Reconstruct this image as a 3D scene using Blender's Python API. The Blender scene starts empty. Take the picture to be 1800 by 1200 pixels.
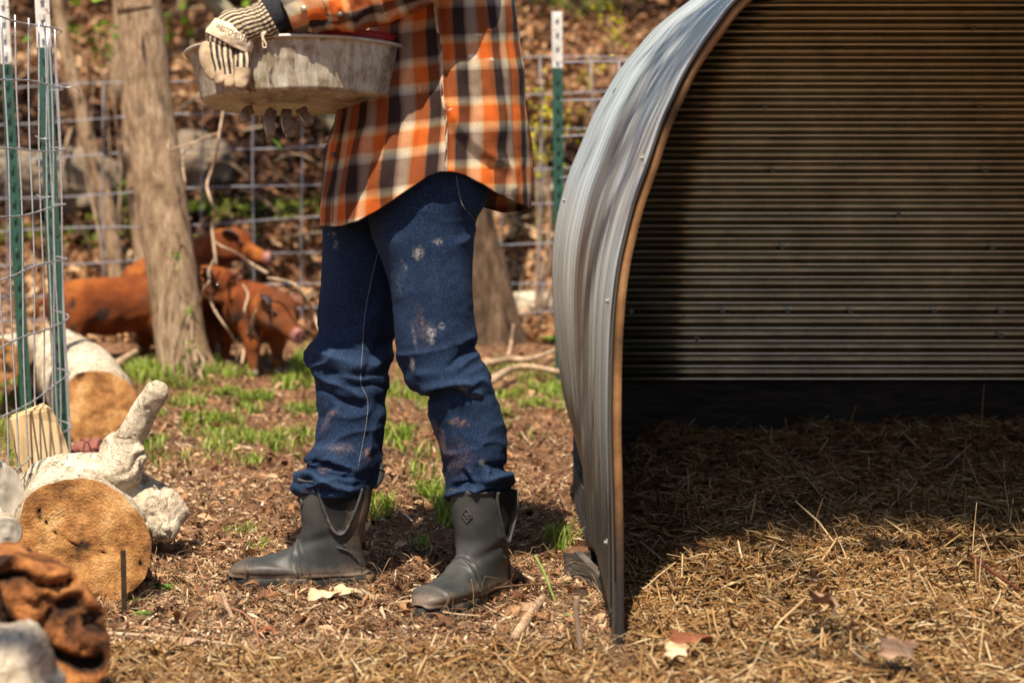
import bpy, math, random, bmesh
import numpy as np
from mathutils import Vector, Matrix
R = random.Random(7); rng = np.random.default_rng(11)
SC = bpy.context.scene; COL = SC.collection
# ------------------------------------------------------------ camera, light, exposure
FPX, CH, HOR = 3300.0, 0.965, 250.0
TH = math.atan((600-HOR)/FPX)
cd = bpy.data.cameras.new('camera'); cam = bpy.data.objects.new('camera', cd); COL.objects.link(cam)
cam.location = (0, 0, CH); cam.rotation_euler = (math.pi/2-TH, 0, 0)
cd.sensor_width = 36; cd.lens = 36*FPX/1800; cd.clip_start = .1; cd.clip_end = 500
cd.dof.use_dof = True; cd.dof.focus_distance = 4.25; cd.dof.aperture_fstop = 3.0
SC.camera = cam
SUN = Vector((-0.10, -0.54, 1.0)).normalized()
w = bpy.data.worlds.new("World"); SC.world = w; w.use_nodes = True
wn = w.node_tree; wn.nodes.clear()
sk = wn.nodes.new('ShaderNodeTexSky'); sk.sky_type = 'NISHITA'; sk.sun_disc = False
sk.sun_elevation = math.asin(SUN.z); sk.sun_rotation = math.atan2(SUN.x, SUN.y)
bg = wn.nodes.new('ShaderNodeBackground'); bg.inputs[1].default_value = .078
wo = wn.nodes.new('ShaderNodeOutputWorld'); wn.links.new(sk.outputs[0], bg.inputs[0]); wn.links.new(bg.outputs[0], wo.inputs[0])
sl = bpy.data.lights.new('sun', 'SUN'); sl.energy = 4.8; sl.angle = math.radians(.55); sl.color = (1, .89, .73)
so = bpy.data.objects.new('sun', sl); COL.objects.link(so); so.rotation_euler = SUN.to_track_quat('Z', 'Y').to_euler(); so.location = (0, -5, 12)
SC.view_settings.view_transform = 'Standard'; SC.view_settings.look = 'None'; SC.view_settings.exposure = 1.0; SC.view_settings.gamma = 1
SC.view_settings.use_curve_mapping = False
SC.cycles.max_bounces = 7; SC.cycles.use_denoising = True

# ------------------------------------------------------------ maths helpers
ct, st = math.cos(TH), math.sin(TH)
def P(u, v, D):
    u = np.asarray(u, float); v = np.asarray(v, float); D = np.asarray(D, float)
    zc = (600-v)/FPX; y = ct+st*zc; t = D/y
    return np.stack(np.broadcast_arrays((u-900)/FPX*t, D, CH+(-st+ct*zc)*t), -1)
def p1(u, v, D): return tuple(float(a) for a in P(u, v, D))
def gpt(u, v, z=0.0):                      # ground point seen at a pixel
    zc = (600-v)/FPX; y = ct+st*zc; zz = -st+ct*zc; t = (z-CH)/zz
    return ((u-900)/FPX*t, y*t, z)
def _h(ix, iy, iz):
    n = (ix*374761393+iy*668265263+iz*2147483647 % 4294967291).astype(np.int64) & 0xffffffff
    n = (n ^ (n >> 13))*1274126177 & 0xffffffff; n = n ^ (n >> 16)
    n = n*2246822519 & 0xffffffff; n = n ^ (n >> 15)
    return (n & 0xffff)/32767.5-1
def noise(p, s=1.0, o=0.0):
    p = np.asarray(p, float)*s+o+100.37; i = np.floor(p).astype(np.int64); f = p-i; f = f*f*(3-2*f)
    r = 0
    for a in (0, 1):
        for b in (0, 1):
            for c in (0, 1):
                wgt = (f[..., 0] if a else 1-f[..., 0])*(f[..., 1] if b else 1-f[..., 1])*(f[..., 2] if c else 1-f[..., 2])
                r = r+wgt*_h(i[..., 0]+a, i[..., 1]+b, i[..., 2]+c)
    return r
def fbm(p, s=1.0, n=4, o=0.0): return sum(noise(p, s*2**k, o+17.3*k)/2**k for k in range(n))
def sm(a, b, x): t = np.clip((np.asarray(x, float)-a)/(b-a), 0, 1); return t*t*(3-2*t)
def G(x, y):                               # terrain height
    x = np.asarray(x, float); y = np.asarray(y, float); p = np.stack(np.broadcast_arrays(x, y, x*0), -1)
    z = .010*fbm(p, 3.5, 3)+.006*noise(p, 14)
    z = z+.03*np.maximum(y-5.6, 0)*sm(5.6, 6.4, y)
    hill = np.maximum(y-9.2-.4*noise(p, .5), 0); side = np.maximum(-x-4.2-.5*noise(p, .4, 9), 0)*sm(-6, 1, y); si2 = np.maximum(x-5.5, 0)*sm(-6, 1, y)
    back = np.maximum(-7-y, 0)*sm(14, 8, np.abs(y+20)); h = 5.5*(1-np.exp(-(.55*hill+.42*side+.3*si2+.5*back)/5.5))
    z = z+h*(1+.12*noise(p, .7, 4))+.10*sm(.1, .8, h)*fbm(p, 1.1, 3, 3)
    return z
# ------------------------------------------------------------ object helpers
ORG = {}
def tag(o, label=None, cat=None, group=None, kind=None):
    if label: o['label'] = label
    if cat: o['category'] = cat
    if group: o['group'] = group
    if kind: o['kind'] = kind
    return o
def empty(name, loc, label=None, cat=None, group=None):
    o = bpy.data.objects.new(name, None); o.location = loc; o.empty_display_size = .05; COL.objects.link(o)
    ORG[o.name] = np.array(loc, float); return tag(o, label, cat, group)
def obj(name, V, F, m, parent=None, uv=None, smooth=True, org=None, mi=None):
    V = np.asarray(V, float).reshape(-1, 3)
    L = np.zeros(3)
    if parent is not None: L = ORG[parent.name]
    elif org is not None: L = np.array(org, float)
    me = bpy.data.meshes.new(name)
    if isinstance(F, np.ndarray):
        k = F.shape[1]; nf = len(F)
        me.vertices.add(len(V)); me.vertices.foreach_set('co', (V-L).astype(np.float32).ravel())
        me.loops.add(nf*k); me.loops.foreach_set('vertex_index', F.astype(np.int32).ravel())
        me.polygons.add(nf); me.polygons.foreach_set('loop_start', np.arange(0, nf*k, k, dtype=np.int32)); me.polygons.foreach_set('loop_total', np.full(nf, k, np.int32))
        me.update(calc_edges=True)
    else: me.from_pydata([tuple(a) for a in V-L], [], F); me.update()
    if uv is not None:
        lay = me.uv_layers.new(name='UVMap'); li = np.zeros(len(me.loops), np.int32); me.loops.foreach_get('vertex_index', li)
        lay.data.foreach_set('uv', np.asarray(uv, np.float32).reshape(-1, 2)[li].ravel())
    for x in (m if isinstance(m, (list, tuple)) else [m]): me.materials.append(x)
    if mi is not None: me.polygons.foreach_set('material_index', np.asarray(mi, np.int32))
    if smooth: me.polygons.foreach_set('use_smooth', np.ones(len(me.polygons), bool))
    o = bpy.data.objects.new(name, me); COL.objects.link(o)
    if parent is not None: o.parent = parent
    elif org is not None: o.location = org
    ORG[o.name] = L
    return o
def share(name, src, loc, parent, rot=None, scale=None):
    o = bpy.data.objects.new(name, src.data); COL.objects.link(o); o.parent = parent; o.location = np.array(loc)-ORG[parent.name]
    if rot is not None: o.rotation_euler = rot
    if scale is not None: o.scale = scale
    ORG[o.name] = ORG[parent.name]; return o
def gridF(nr, nc, wrap=True):
    i = np.arange(nr-1)[:, None]; j = np.arange(nc if wrap else nc-1)[None, :]; j2 = (j+1) % nc
    return np.stack(np.broadcast_arrays(i*nc+j, (i+1)*nc+j, (i+1)*nc+j2, i*nc+j2), -1).reshape(-1, 4)
def normals(g, wrap=True):                 # g [nr,nc,3]
    dr = np.gradient(g, axis=0)
    if wrap: dc = np.roll(g, -1, 1)-np.roll(g, 1, 1)
    else: dc = np.gradient(g, axis=1)
    n = np.cross(dr, dc); n /= np.maximum(np.linalg.norm(n, axis=-1, keepdims=True), 1e-9); return n
def interp(rows, n=None, step=None):       # smooth interpolation of rows over column 0
    rows = np.array(rows, float); x = rows[:, 0]; n = n or int(abs(x[-1]-x[0])/step)+2
    t = np.linspace(x[0], x[-1], n); out = np.zeros((n, rows.shape[1])); out[:, 0] = t
    sgn = 1 if x[-1] > x[0] else -1
    for c in range(1, rows.shape[1]):
        y = rows[:, c]; d = np.gradient(y, x)
        k = np.clip(np.searchsorted(x*sgn, t*sgn, side='right')-1, 0, len(x)-2)
        hh = x[k+1]-x[k]; s = (t-x[k])/hh
        out[:, c] = (2*s**3-3*s**2+1)*y[k]+(s**3-2*s**2+s)*hh*d[k]+(-2*s**3+3*s**2)*y[k+1]+(s**3-s**2)*hh*d[k+1]
    return out
def spl(pts, n):                           # catmull-rom path
    p = np.array(pts, float); p = np.vstack([2*p[0]-p[1], p, 2*p[-1]-p[-2]]); out = []
    t = np.linspace(0, len(p)-3-1e-6, n)
    k = t.astype(int); s = (t-k)[:, None]
    a, b, c, d = p[k], p[k+1], p[k+2], p[k+3]
    return .5*((2*b)+(-a+c)*s+(2*a-5*b+4*c-d)*s*s+(-a+3*b-3*c+d)*s**3)
def tubeW(pts, rad, ns=8, n=None, cap=True, nz=0, nzs=20, sq=1.0):   # tube in world space
    pts = spl(pts, n or max(4, len(pts)*3)); N = len(pts)
    rad = np.interp(np.linspace(0, 1, N), np.linspace(0, 1, len(np.atleast_1d(rad))), np.atleast_1d(rad))
    T = np.gradient(pts, axis=0); T /= np.linalg.norm(T, axis=1, keepdims=True)+1e-9
    up = np.array([0, 0, 1.]) if abs(T[N//2][2]) < .8 else np.array([0, 1., 0])
    A = np.cross(T, up); A /= np.linalg.norm(A, axis=1, keepdims=True)+1e-9; B = np.cross(T, A)
    ph = np.linspace(0, 2*math.pi, ns, endpoint=False)
    g = pts[:, None]+(np.cos(ph)[None, :, None]*A[:, None]+sq*np.sin(ph)[None, :, None]*B[:, None])*rad[:, None, None]
    if nz: g = g+(g-pts[:, None])*(nz*fbm(g, nzs, 3)[..., None])
    V = g.reshape(-1, 3); F = gridF(N, ns)
    uv = np.stack(np.broadcast_arrays(ph[None]/(2*math.pi), np.linspace(0, 1, N)[:, None]), -1).reshape(-1, 2)
    if cap:
        V = np.vstack([V, pts[0], pts[-1]]); a, b = N*ns, N*ns+1; uv = np.vstack([uv, [0, 0], [0, 1]])
        j = np.arange(ns); j2 = (j+1) % ns
        c0 = np.stack([j*0+a, j, j2, j2], -1); c1 = np.stack([j*0+b, (N-1)*ns+j2, (N-1)*ns+j, (N-1)*ns+j], -1)
        F = [tuple(f) for f in F]+[(a, int(x), int(y)) for x, y in zip(j, j2)]+[(b, (N-1)*ns+int(y), (N-1)*ns+int(x)) for x, y in zip(j, j2)]
    return V, F, uv
def merge(items):
    Vs, Fs, Us, n = [], [], [], 0
    for V, F, uv in items:
        V = np.asarray(V).reshape(-1, 3); Vs.append(V); Fs += [tuple(int(i)+n for i in f) for f in F]; n += len(V)
        Us.append(uv if uv is not None else np.zeros((len(V), 2)))
    return np.vstack(Vs), Fs, np.vstack(Us)
def box(c, s, rz=0, tilt=None):
    c = np.array(c, float); s = np.array(s, float)/2
    V = np.array([[x, y, z] for x in (-1, 1) for y in (-1, 1) for z in (-1, 1)])*s
    Mx = Matrix.Rotation(rz, 3, 'Z')
    if tilt: Mx = Mx @ Matrix.Rotation(tilt[0], 3, 'X') @ Matrix.Rotation(tilt[1], 3, 'Y')
    V = V @ np.array(Mx).T+c
    return V, [(0, 1, 3, 2), (4, 6, 7, 5), (0, 4, 5, 1), (2, 3, 7, 6), (0, 2, 6, 4), (1, 5, 7, 3)], None
def tubeP(path, ru, rd, ns=24, n=None, w=1.0, round0=0.0, round1=0.0):   # path [(u,v,D)], ru px, rd m
    pts = spl(path, n or len(path)*8); N = len(pts); t = np.linspace(0, 1, N)
    ru = np.interp(t, np.linspace(0, 1, len(np.atleast_1d(ru))), np.atleast_1d(ru)); rd = np.interp(t, np.linspace(0, 1, len(np.atleast_1d(rd))), np.atleast_1d(rd))
    e = np.ones(N)
    if round0: e *= np.sqrt(np.clip(1-np.clip(1-t/round0, 0, 1)**2, 0, 1))
    if round1: e *= np.sqrt(np.clip(1-np.clip(1-(1-t)/round1, 0, 1)**2, 0, 1))
    T = np.gradient(pts[:, :2], axis=0); T /= np.linalg.norm(T, axis=1, keepdims=True)+1e-9
    nx, ny = -T[:, 1], T[:, 0]; ph = np.linspace(0, 2*math.pi, ns, endpoint=False)
    c, s = np.cos(ph), np.sin(ph)
    U = pts[:, 0:1]+nx[:, None]*(ru*e)[:, None]*c; V_ = pts[:, 1:2]+ny[:, None]*(ru*e)[:, None]*c; D = pts[:, 2:3]-(rd*e)[:, None]*s
    g = P(U, V_, D); uv = np.stack(np.broadcast_arrays(ph[None]/(2*math.pi)+0*t[:, None], t[:, None]+0*ph[None]), -1)
    return g, gridF(N, ns), uv, (U, V_)
def dpoly(U, V, pts):                      # signed distance to polyline, and along parameter 0..1
    best = np.full(U.shape, 1e9); par = np.zeros(U.shape); sgn = np.ones(U.shape); n = len(pts)-1
    for k in range(n):
        a = np.array(pts[k], float); b = np.array(pts[k+1], float); d = b-a; L = d@d
        tt = np.clip(((U-a[0])*d[0]+(V-a[1])*d[1])/L, 0, 1); dx = U-a[0]-tt*d[0]; dy = V-a[1]-tt*d[1]; q = np.hypot(dx, dy)
        m = q < best; best = np.where(m, q, best); par = np.where(m, (k+tt)/n, par); sgn = np.where(m, np.sign(d[0]*dy-d[1]*dx), sgn)
    return best, par, sgn
def strokes(U, V, S):
    f = np.zeros(U.shape)
    for pts, wd, amp in S:
        pts = [tuple(p) for p in spl([(a, b, 0) for a, b in pts], len(pts)*3)[:, :2]] if len(pts) > 2 else pts
        d, par, sg = dpoly(U, V, pts); fade = np.clip(np.minimum(par, 1-par)*5+.25, 0, 1)
        f += amp*fade*(.45*np.exp(-(d/wd)**2)+.55*np.exp(-(d/(.75*wd))**1.15) if amp > 0 else np.exp(-(d/wd)**1.2))
    return f
def capsule(a, b, r0, r1, ns=18):
    a = np.array(a, float); b = np.array(b, float); T = b-a; L = np.linalg.norm(T)
    T = T/L if L > 1e-6 else np.array([0, 0, 1.]); up = np.array([0, 0, 1.]) if abs(T[2]) < .9 else np.array([1., 0, 0])
    A = np.cross(T, up); A /= np.linalg.norm(A); B = np.cross(T, A); rows = []
    for k in range(6): q = math.pi/2*(k+.02)/6; rows.append((a-T*r0*math.cos(q), r0*math.sin(q)))
    for s in np.linspace(0, 1, 6): rows.append((a+(b-a)*s, r0+(r1-r0)*s))
    for k in range(5, -1, -1): q = math.pi/2*(k+.02)/6; rows.append((b+T*r1*math.cos(q), r1*math.sin(q)))
    ph = np.linspace(0, 2*math.pi, ns, endpoint=False)
    g = np.array([c+r*(np.cos(ph)[:, None]*A+np.sin(ph)[:, None]*B) for c, r in rows])
    n = len(rows); F = [tuple(f) for f in gridF(n, ns)]+[tuple(range(ns))[::-1], tuple(range((n-1)*ns, n*ns))]
    return g.reshape(-1, 3), F, None
def union(caps, vox, sit=4, disp=None):
    V, F, _ = merge([capsule(*c) for c in caps])
    me = bpy.data.meshes.new('t'); me.from_pydata([tuple(a) for a in V], [], F); o = bpy.data.objects.new('t', me); COL.objects.link(o)
    m = o.modifiers.new('r', 'REMESH'); m.mode = 'VOXEL'; m.voxel_size = vox
    if sit: s = o.modifiers.new('s', 'SMOOTH'); s.iterations = sit; s.factor = .6
    dg = bpy.context.evaluated_depsgraph_get(); dg.update(); ev = bpy.data.meshes.new_from_object(o.evaluated_get(dg))
    V = np.zeros(len(ev.vertices)*3); ev.vertices.foreach_get('co', V); V = V.reshape(-1, 3)
    N = np.zeros(len(ev.vertices)*3); ev.vertices.foreach_get('normal', N); N = N.reshape(-1, 3)
    F = np.array([tuple(p.vertices) for p in ev.polygons if len(p.vertices) == 4]); 
    if disp is not None: V = V+N*disp(V)[:, None]
    bpy.data.objects.remove(o); bpy.data.meshes.remove(me); bpy.data.meshes.remove(ev)
    return V, F
# ------------------------------------------------------------ materials
def new(name, rough=.7, metal=0.0, spec=.4):
    m = bpy.data.materials.new(name); m.use_nodes = True; nt = m.node_tree; b = nt.nodes['Principled BSDF']
    b.inputs['Roughness'].default_value = rough; b.inputs['Metallic'].default_value = metal; b.inputs['Specular IOR Level'].default_value = spec
    return m, nt, b
def nd(nt, t, **k):
    n = nt.nodes.new(t)
    for a, v in k.items():
        if hasattr(n, a): setattr(n, a, v)
        else: n.inputs[a].default_value = v
    return n
def L(nt, a, b): nt.links.new(a, b)
def coords(nt, kind='Object', sc=(1, 1, 1), rot=(0, 0, 0)):
    t = nd(nt, 'ShaderNodeTexCoord'); m = nd(nt, 'ShaderNodeMapping'); m.inputs['Scale'].default_value = sc; m.inputs['Rotation'].default_value = rot
    L(nt, t.outputs[kind], m.inputs[0]); return m.outputs[0]
def nz(nt, co, s, d=4, r=.55, dist=0): 
    n = nd(nt, 'ShaderNodeTexNoise'); n.inputs['Scale'].default_value = s; n.inputs['Detail'].default_value = d; n.inputs['Roughness'].default_value = r; n.inputs['Distortion'].default_value = dist
    L(nt, co, n.inputs['Vector']); return n.outputs['Fac']
def ramp(nt, f, st, interp='LINEAR'):
    r = nd(nt, 'ShaderNodeValToRGB'); e = r.color_ramp; e.interpolation = interp
    while len(e.elements) < len(st): e.elements.new(.5)
    for el, (p, c) in zip(e.elements, st): el.position = p; el.color = (*c, 1) if len(c) == 3 else c
    L(nt, f, r.inputs[0]); return r.outputs[0]
def mix(nt, f, a, b, mode='MIX'):
    m = nd(nt, 'ShaderNodeMix'); m.data_type = 'RGBA'; m.blend_type = mode
    for i, x in ((0, f), (6, a), (7, b)):
        if isinstance(x, (int, float)): m.inputs[i].default_value = x
        elif isinstance(x, tuple): m.inputs[i].default_value = (*x, 1)
        else: L(nt, x, m.inputs[i])
    return m.outputs[2]
def mth(nt, op, a, b=0.0, c=0.0):
    m = nd(nt, 'ShaderNodeMath'); m.operation = op
    for i, x in enumerate((a, b, c)):
        if isinstance(x, (int, float)): m.inputs[i].default_value = x
        else: L(nt, x, m.inputs[i])
    return m.outputs[0]
def bump(nt, b, h, s=.4, d=.002):
    n = nd(nt, 'ShaderNodeBump'); n.inputs['Strength'].default_value = s; n.inputs['Distance'].default_value = d; L(nt, h, n.inputs['Height']); L(nt, n.outputs[0], b.inputs['Normal']); return n
def simple(name, cols, scale=8, sc=(1, 1, 1), rough=.8, metal=0, bs=.5, bd=.003, kind='Object', detail=6, stain=None, spec=.3, bscale=None, dist=0):
    m, nt, b = new(name, rough, metal, spec); co = coords(nt, kind, sc)
    f = nz(nt, co, scale, detail, .6, dist); k = len(cols)
    c = ramp(nt, f, [(.3+.4*i/max(k-1, 1), cols[i]) for i in range(k)])
    if stain:
        s, lo, hi, sc2 = stain; g = ramp(nt, nz(nt, co, s, 5, .6), [(lo, (0, 0, 0)), (hi, (1, 1, 1))]); c = mix(nt, g, c, sc2)
    L(nt, c, b.inputs['Base Color'])
    bump(nt, b, nz(nt, co, bscale or scale*3, 5, .65), bs, bd); return m
def randcol(name, cols, rough=.8, spec=.2, trans=0):      # a colour per piece, from the UV stored with it
    m, nt, b = new(name, rough, 0, spec); t = nd(nt, 'ShaderNodeTexCoord'); s = nd(nt, 'ShaderNodeSeparateXYZ'); L(nt, t.outputs['UV'], s.inputs[0])
    c = ramp(nt, s.outputs[0], [(i/max(len(cols)-1, 1), cols[i]) for i in range(len(cols))])
    n = nz(nt, coords(nt, 'Object'), 90, 3); c = mix(nt, .5, c, ramp(nt, n, [(.3, (.35, .35, .35)), (.7, (1, 1, 1))]), 'MULTIPLY'); L(nt, c, b.inputs['Base Color'])
    if trans:
        tr = nd(nt, 'ShaderNodeBsdfTranslucent'); L(nt, c, tr.inputs[0]); mx = nd(nt, 'ShaderNodeMixShader'); mx.inputs[0].default_value = trans
        L(nt, b.outputs[0], mx.inputs[1]); L(nt, tr.outputs[0], mx.inputs[2]); L(nt, mx.outputs[0], nt.nodes['Material Output'].inputs[0])
    return m
# ============================================================ GROUND
def lines(segs):
    out = []
    for a, b, s in segs: out.append(np.arange(a, b, s))
    return np.concatenate(out)
gx = lines([(-70, -12, 4), (-12, -5, .35), (-5, -1.9, .09), (-1.9, 1.9, .022), (1.9, 5, .09), (5, 12, .35), (12, 74, 4)])
gy = lines([(-60, -4, 4), (-4, 3, .4), (3, 6, .02), (6, 9, .045), (9, 17, .11), (17, 40, 1.2), (40, 104, 4)])
XX, YY = np.meshgrid(gx, gy); pp = np.stack([XX, YY, XX*0], -1)
fine = sm(9, 6, YY)*sm(2.6, 1.8, abs(XX))*sm(2.6, 3, YY)
ZZ = G(XX, YY)+fine*(.007*fbm(pp, 26, 3)+.004*noise(pp, 70))
m, nt, b = new('soil', .95, 0, .15); co = coords(nt)
c = ramp(nt, nz(nt, co, 2.2, 8, .65), [(.32, (.07, .033, .017)), (.5, (.19, .092, .046)), (.68, (.32, .17, .088))])
c = mix(nt, ramp(nt, nz(nt, co, 55, 5, .7), [(.5, (0, 0, 0)), (.68, (.8, .8, .8))]), c, (.30, .175, .10))
c = mix(nt, ramp(nt, nz(nt, co, 38, 5, .7), [(.52, (0, 0, 0)), (.66, (.85, .85, .85))]), c, (.028, .015, .009))
c = mix(nt, ramp(nt, nz(nt, co, 1.1, 4, .6), [(.58, (0, 0, 0)), (.72, (.6, .6, .6))]), c, (.075, .10, .022))
L(nt, c, b.inputs['Base Color']); bump(nt, b, nz(nt, co, 90, 6, .75), 1.0, .008); M_soil = m
gr = obj('ground', np.stack([XX, YY, ZZ], -1), gridF(len(gy), len(gx), False)[:, ::-1], M_soil); tag(gr, kind='structure')
# ------------------------------------------------------------ scatter of small loose pieces
def scatter(name, P0, Lg, Wd, m, tilt=.25, bend=.2, seg=1, kind='stuff', taper=.6, lift=.5, cval=None, yaw=None, curl=0.0, th=0.0):
    n = len(P0); a = rng.uniform(0, 2*math.pi, n) if yaw is None else yaw; el = rng.normal(0, tilt, n); ro = rng.normal(0, .5, n)
    d = np.stack([np.cos(a)*np.cos(el), np.sin(a)*np.cos(el), np.sin(el)], -1); s0 = np.stack([-np.sin(a), np.cos(a), 0*a], -1); u0 = np.cross(d, s0)
    s = s0*np.cos(ro)[:, None]+u0*np.sin(ro)[:, None]; up = np.cross(d, s); bn = rng.normal(0, bend, n)*Lg
    rows = []
    for k in range(seg+1):
        t = k/seg-.5; wv = Wd*(1-taper*(2*abs(t))**1.6); c = P0+d*(t*Lg)[:, None]+up*((.25-t*t)*4*bn)[:, None]
        c = c+np.array([0, 0, 1.])*(lift*Lg*np.abs(np.sin(el))*.5)[:, None]
        if th:
            rows += [c+s*(wv/2)[:, None], c-s*(wv/2)[:, None], c+up*(wv*th)[:, None]]
        else: rows += [c+s*(wv/2)[:, None]+up*(curl*wv)[:, None], c+(0 if curl == 0 else 0)*up, c-s*(wv/2)[:, None]+up*(curl*wv)[:, None]] if curl else [c+s*(wv/2)[:, None], c-s*(wv/2)[:, None]]
    q = len(rows)//(seg+1); V = np.stack(rows, 1); base = np.arange(n)[:, None]*(q*(seg+1)); F = []
    for k in range(seg):
        for j in range(q if th else q-1):
            j2 = (j+1) % q; F.append(np.stack([base[:, 0]+k*q+j, base[:, 0]+k*q+j2, base[:, 0]+(k+1)*q+j2, base[:, 0]+(k+1)*q+j], -1))
    cv = rng.uniform(0, 1, n) if cval is None else cval
    uv = np.repeat(np.stack([cv, cv], -1), q*(seg+1), 0)
    o = obj(name, V, np.concatenate(F), m, uv=uv, smooth=False); return tag(o, kind=kind) if kind else o
def frustum(n, d0, d1, p=1.6, u0=-60, u1=1860):   # ground points over the strip the camera sees
    t = rng.uniform(0, 1, n); D = (d0**(1-p)+t*(d1**(1-p)-d0**(1-p)))**(1/(1-p)) if p != 1 else d0*(d1/d0)**t
    X = (rng.uniform(u0, u1, n)-900)/FPX*D; return X, D
def onG(X, D, h=0.0): return np.stack([X, D, G(X, D)+h], -1)
HX0 = .235                                     # inner side of the hut wall
M_chip = randcol('wood_mulch', [(.05, .022, .011), (.14, .062, .030), (.26, .125, .062), (.38, .205, .105), (.50, .31, .17), (.64, .45, .28)], .9)
def outside(X, D): return ~((X > HX0-.05) & (D > 3.5) & (D < 5.7))
X, D = frustum(105000, 3.05, 8.6, 2.1); k = outside(X, D); X, D = X[k], D[k]; n = len(X)
cl = noise(np.stack([X, D, 0*X], -1), 2.5); k = rng.uniform(-1.2, 1, n) < cl+.5; X, D = X[k], D[k]; n = len(X)
scatter('mulch_litter', onG(X, D, rng.uniform(0, .010, n)), rng.gamma(3, .0042, n)+.004, rng.gamma(3, .0018, n)+.002, M_chip, .35, .15, 2, th=.25, cval=np.clip(.5+.5*fbm(np.stack([X, D, 0*X], -1), 2.2, 3, 31)+rng.normal(0, .27, n), 0, 1))
M_fib = randcol('fibre', [(.14, .075, .04), (.28, .17, .09), (.42, .28, .16), (.09, .045, .025)], .9)
X, D = frustum(26000, 3.05, 7.5, 2.1); k = outside(X, D); X, D = X[k], D[k]; n = len(X)
scatter('root_fibre', onG(X, D, rng.uniform(.002, .015, n)), rng.gamma(3, .013, n)+.01, rng.uniform(.0008, .0022, n), M_fib, .3, .25, 4, th=.5)
M_leafb = randcol('dead_leaf', [(.035, .014, .007), (.10, .040, .018), (.22, .095, .04), (.42, .21, .09), (.62, .40, .22)], .75, .3, .15)
X, D = frustum(2600, 3.6, 9.5, 1.3); k = outside(X, D); X, D = X[k], D[k]; n = len(X)
scatter('leaf_litter', onG(X, D, .008), rng.uniform(.02, .05, n), rng.uniform(.014, .03, n), M_leafb, .4, .2, 3, taper=.85, curl=.3)
X, D = frustum(60000, 8.3, 19, .8, -250, 2050); n = len(X)
scatter('leaf_litter', onG(X, D, .015), rng.uniform(.035, .11, n), rng.uniform(.025, .06, n), M_leafb, .5, .25, 3, taper=.85, curl=.3, cval=np.clip(.42+.75*fbm(np.stack([X, D*.8, 0*X], -1), .9, 3, 12)+rng.normal(0, .2, n), 0, 1))
M_pale = randcol('pale_chip', [(.35, .24, .14), (.5, .38, .24), (.62, .5, .34)], .8)
X, D = frustum(3500, 3.2, 7, 2.2); k = outside(X, D); X, D = X[k], D[k]; n = len(X)
scatter('pale_chip_litter', onG(X, D, .01), rng.gamma(3, .007, n)+.008, rng.uniform(.003, .008, n), M_pale, .3, .1, 2)
# ------------------------------------------------------------ straw bedding
def bedz(X, D): return .085*sm(HX0-.02, HX0+.25, X)*sm(3.0, 3.9, D)+.04*sm(HX0, HX0+.2, X)*sm(4.6, 5.4, D)+.008*sm(HX0-.3, HX0, X)*sm(3.8, 3.3, D)+.028*fbm(np.stack([X, D, 0*X], -1), 4, 3, 5)*sm(HX0-.1, HX0+.2, X)
M_straw = randcol('straw', [(.17, .075, .025), (.32, .16, .052), (.46, .26, .095), (.60, .39, .17), (.74, .56, .32), (.24, .11, .036), (.40, .21, .072), (.14, .06, .02)], .55, .35, .2)
M_dark = randcol('soiled_straw', [(.07, .034, .013), (.16, .08, .03), (.24, .13, .05)], .8)
xs = np.arange(HX0-.02, 2.3, .03); ys = np.arange(3.1, 5.6, .03); A, B = np.meshgrid(xs, ys)
tag(obj('bedding_base', np.stack([A, B, G(A, B)+bedz(A, B)-.012-.09*sm(.05, 0, A-xs[0])-.08*sm(.15, 0, B-3.1)], -1), gridF(len(ys), len(xs), False)[:, ::-1], simple('bedding', [(.06, .03, .014), (.13, .075, .032), (.22, .13, .06)], 30)), kind='structure')
def straw(n, d0, d1, u0, u1, mt, l=.0095, w_=(.0022, .0068), keep=None, tl=.22, up=.02, nm='straw_bedding'):
    X, D = frustum(n, d0, d1, 2.0, u0, u1)
    if keep is not None: k = keep(X, D); X, D = X[k], D[k]
    n = len(X); p = onG(X, D); p[:, 2] += bedz(X, D)+rng.uniform(-.005, up, n)
    return scatter(nm, p, rng.gamma(3.2, l, n)+.008, rng.uniform(*w_, n), mt, tl, .08, 2, taper=.25, th=.35)
ins = lambda X, D: X > HX0+.005
straw(48000, 3.05, 5.55, 1050, 1860, M_straw, keep=ins)
straw(14000, 3.05, 5.55, 1050, 1860, M_dark, keep=ins, up=.010)
straw(1600, 3.2, 5.2, 1060, 1860, M_straw, .018, (.003, .007), ins, .6, .03)
fr = lambda X, D: (D < 3.42+.12*noise(np.stack([X, D, 0*X], -1), 3)) & (X < HX0+.1) & ~((abs(X-.2) < .04) & (D < 3.52) & (D > 3.25))
straw(19000, 2.95, 3.6, -60, 1250, M_straw, .012, keep=fr, up=.03, tl=.35, nm='loose_straw')
straw(700, 2.6, 3.05, -60, 1860, M_straw, .02, (.002, .004), None, .7, .07, 'loose_straw')
thin = lambda X, D: (noise(np.stack([X, D, 0*X], -1), 2.2, 8) > .05) & (X < HX0)
straw(7000, 3.3, 4.6, 60, 1100, M_straw, .009, (.001, .0028), thin, .3, .012, 'loose_straw')
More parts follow.
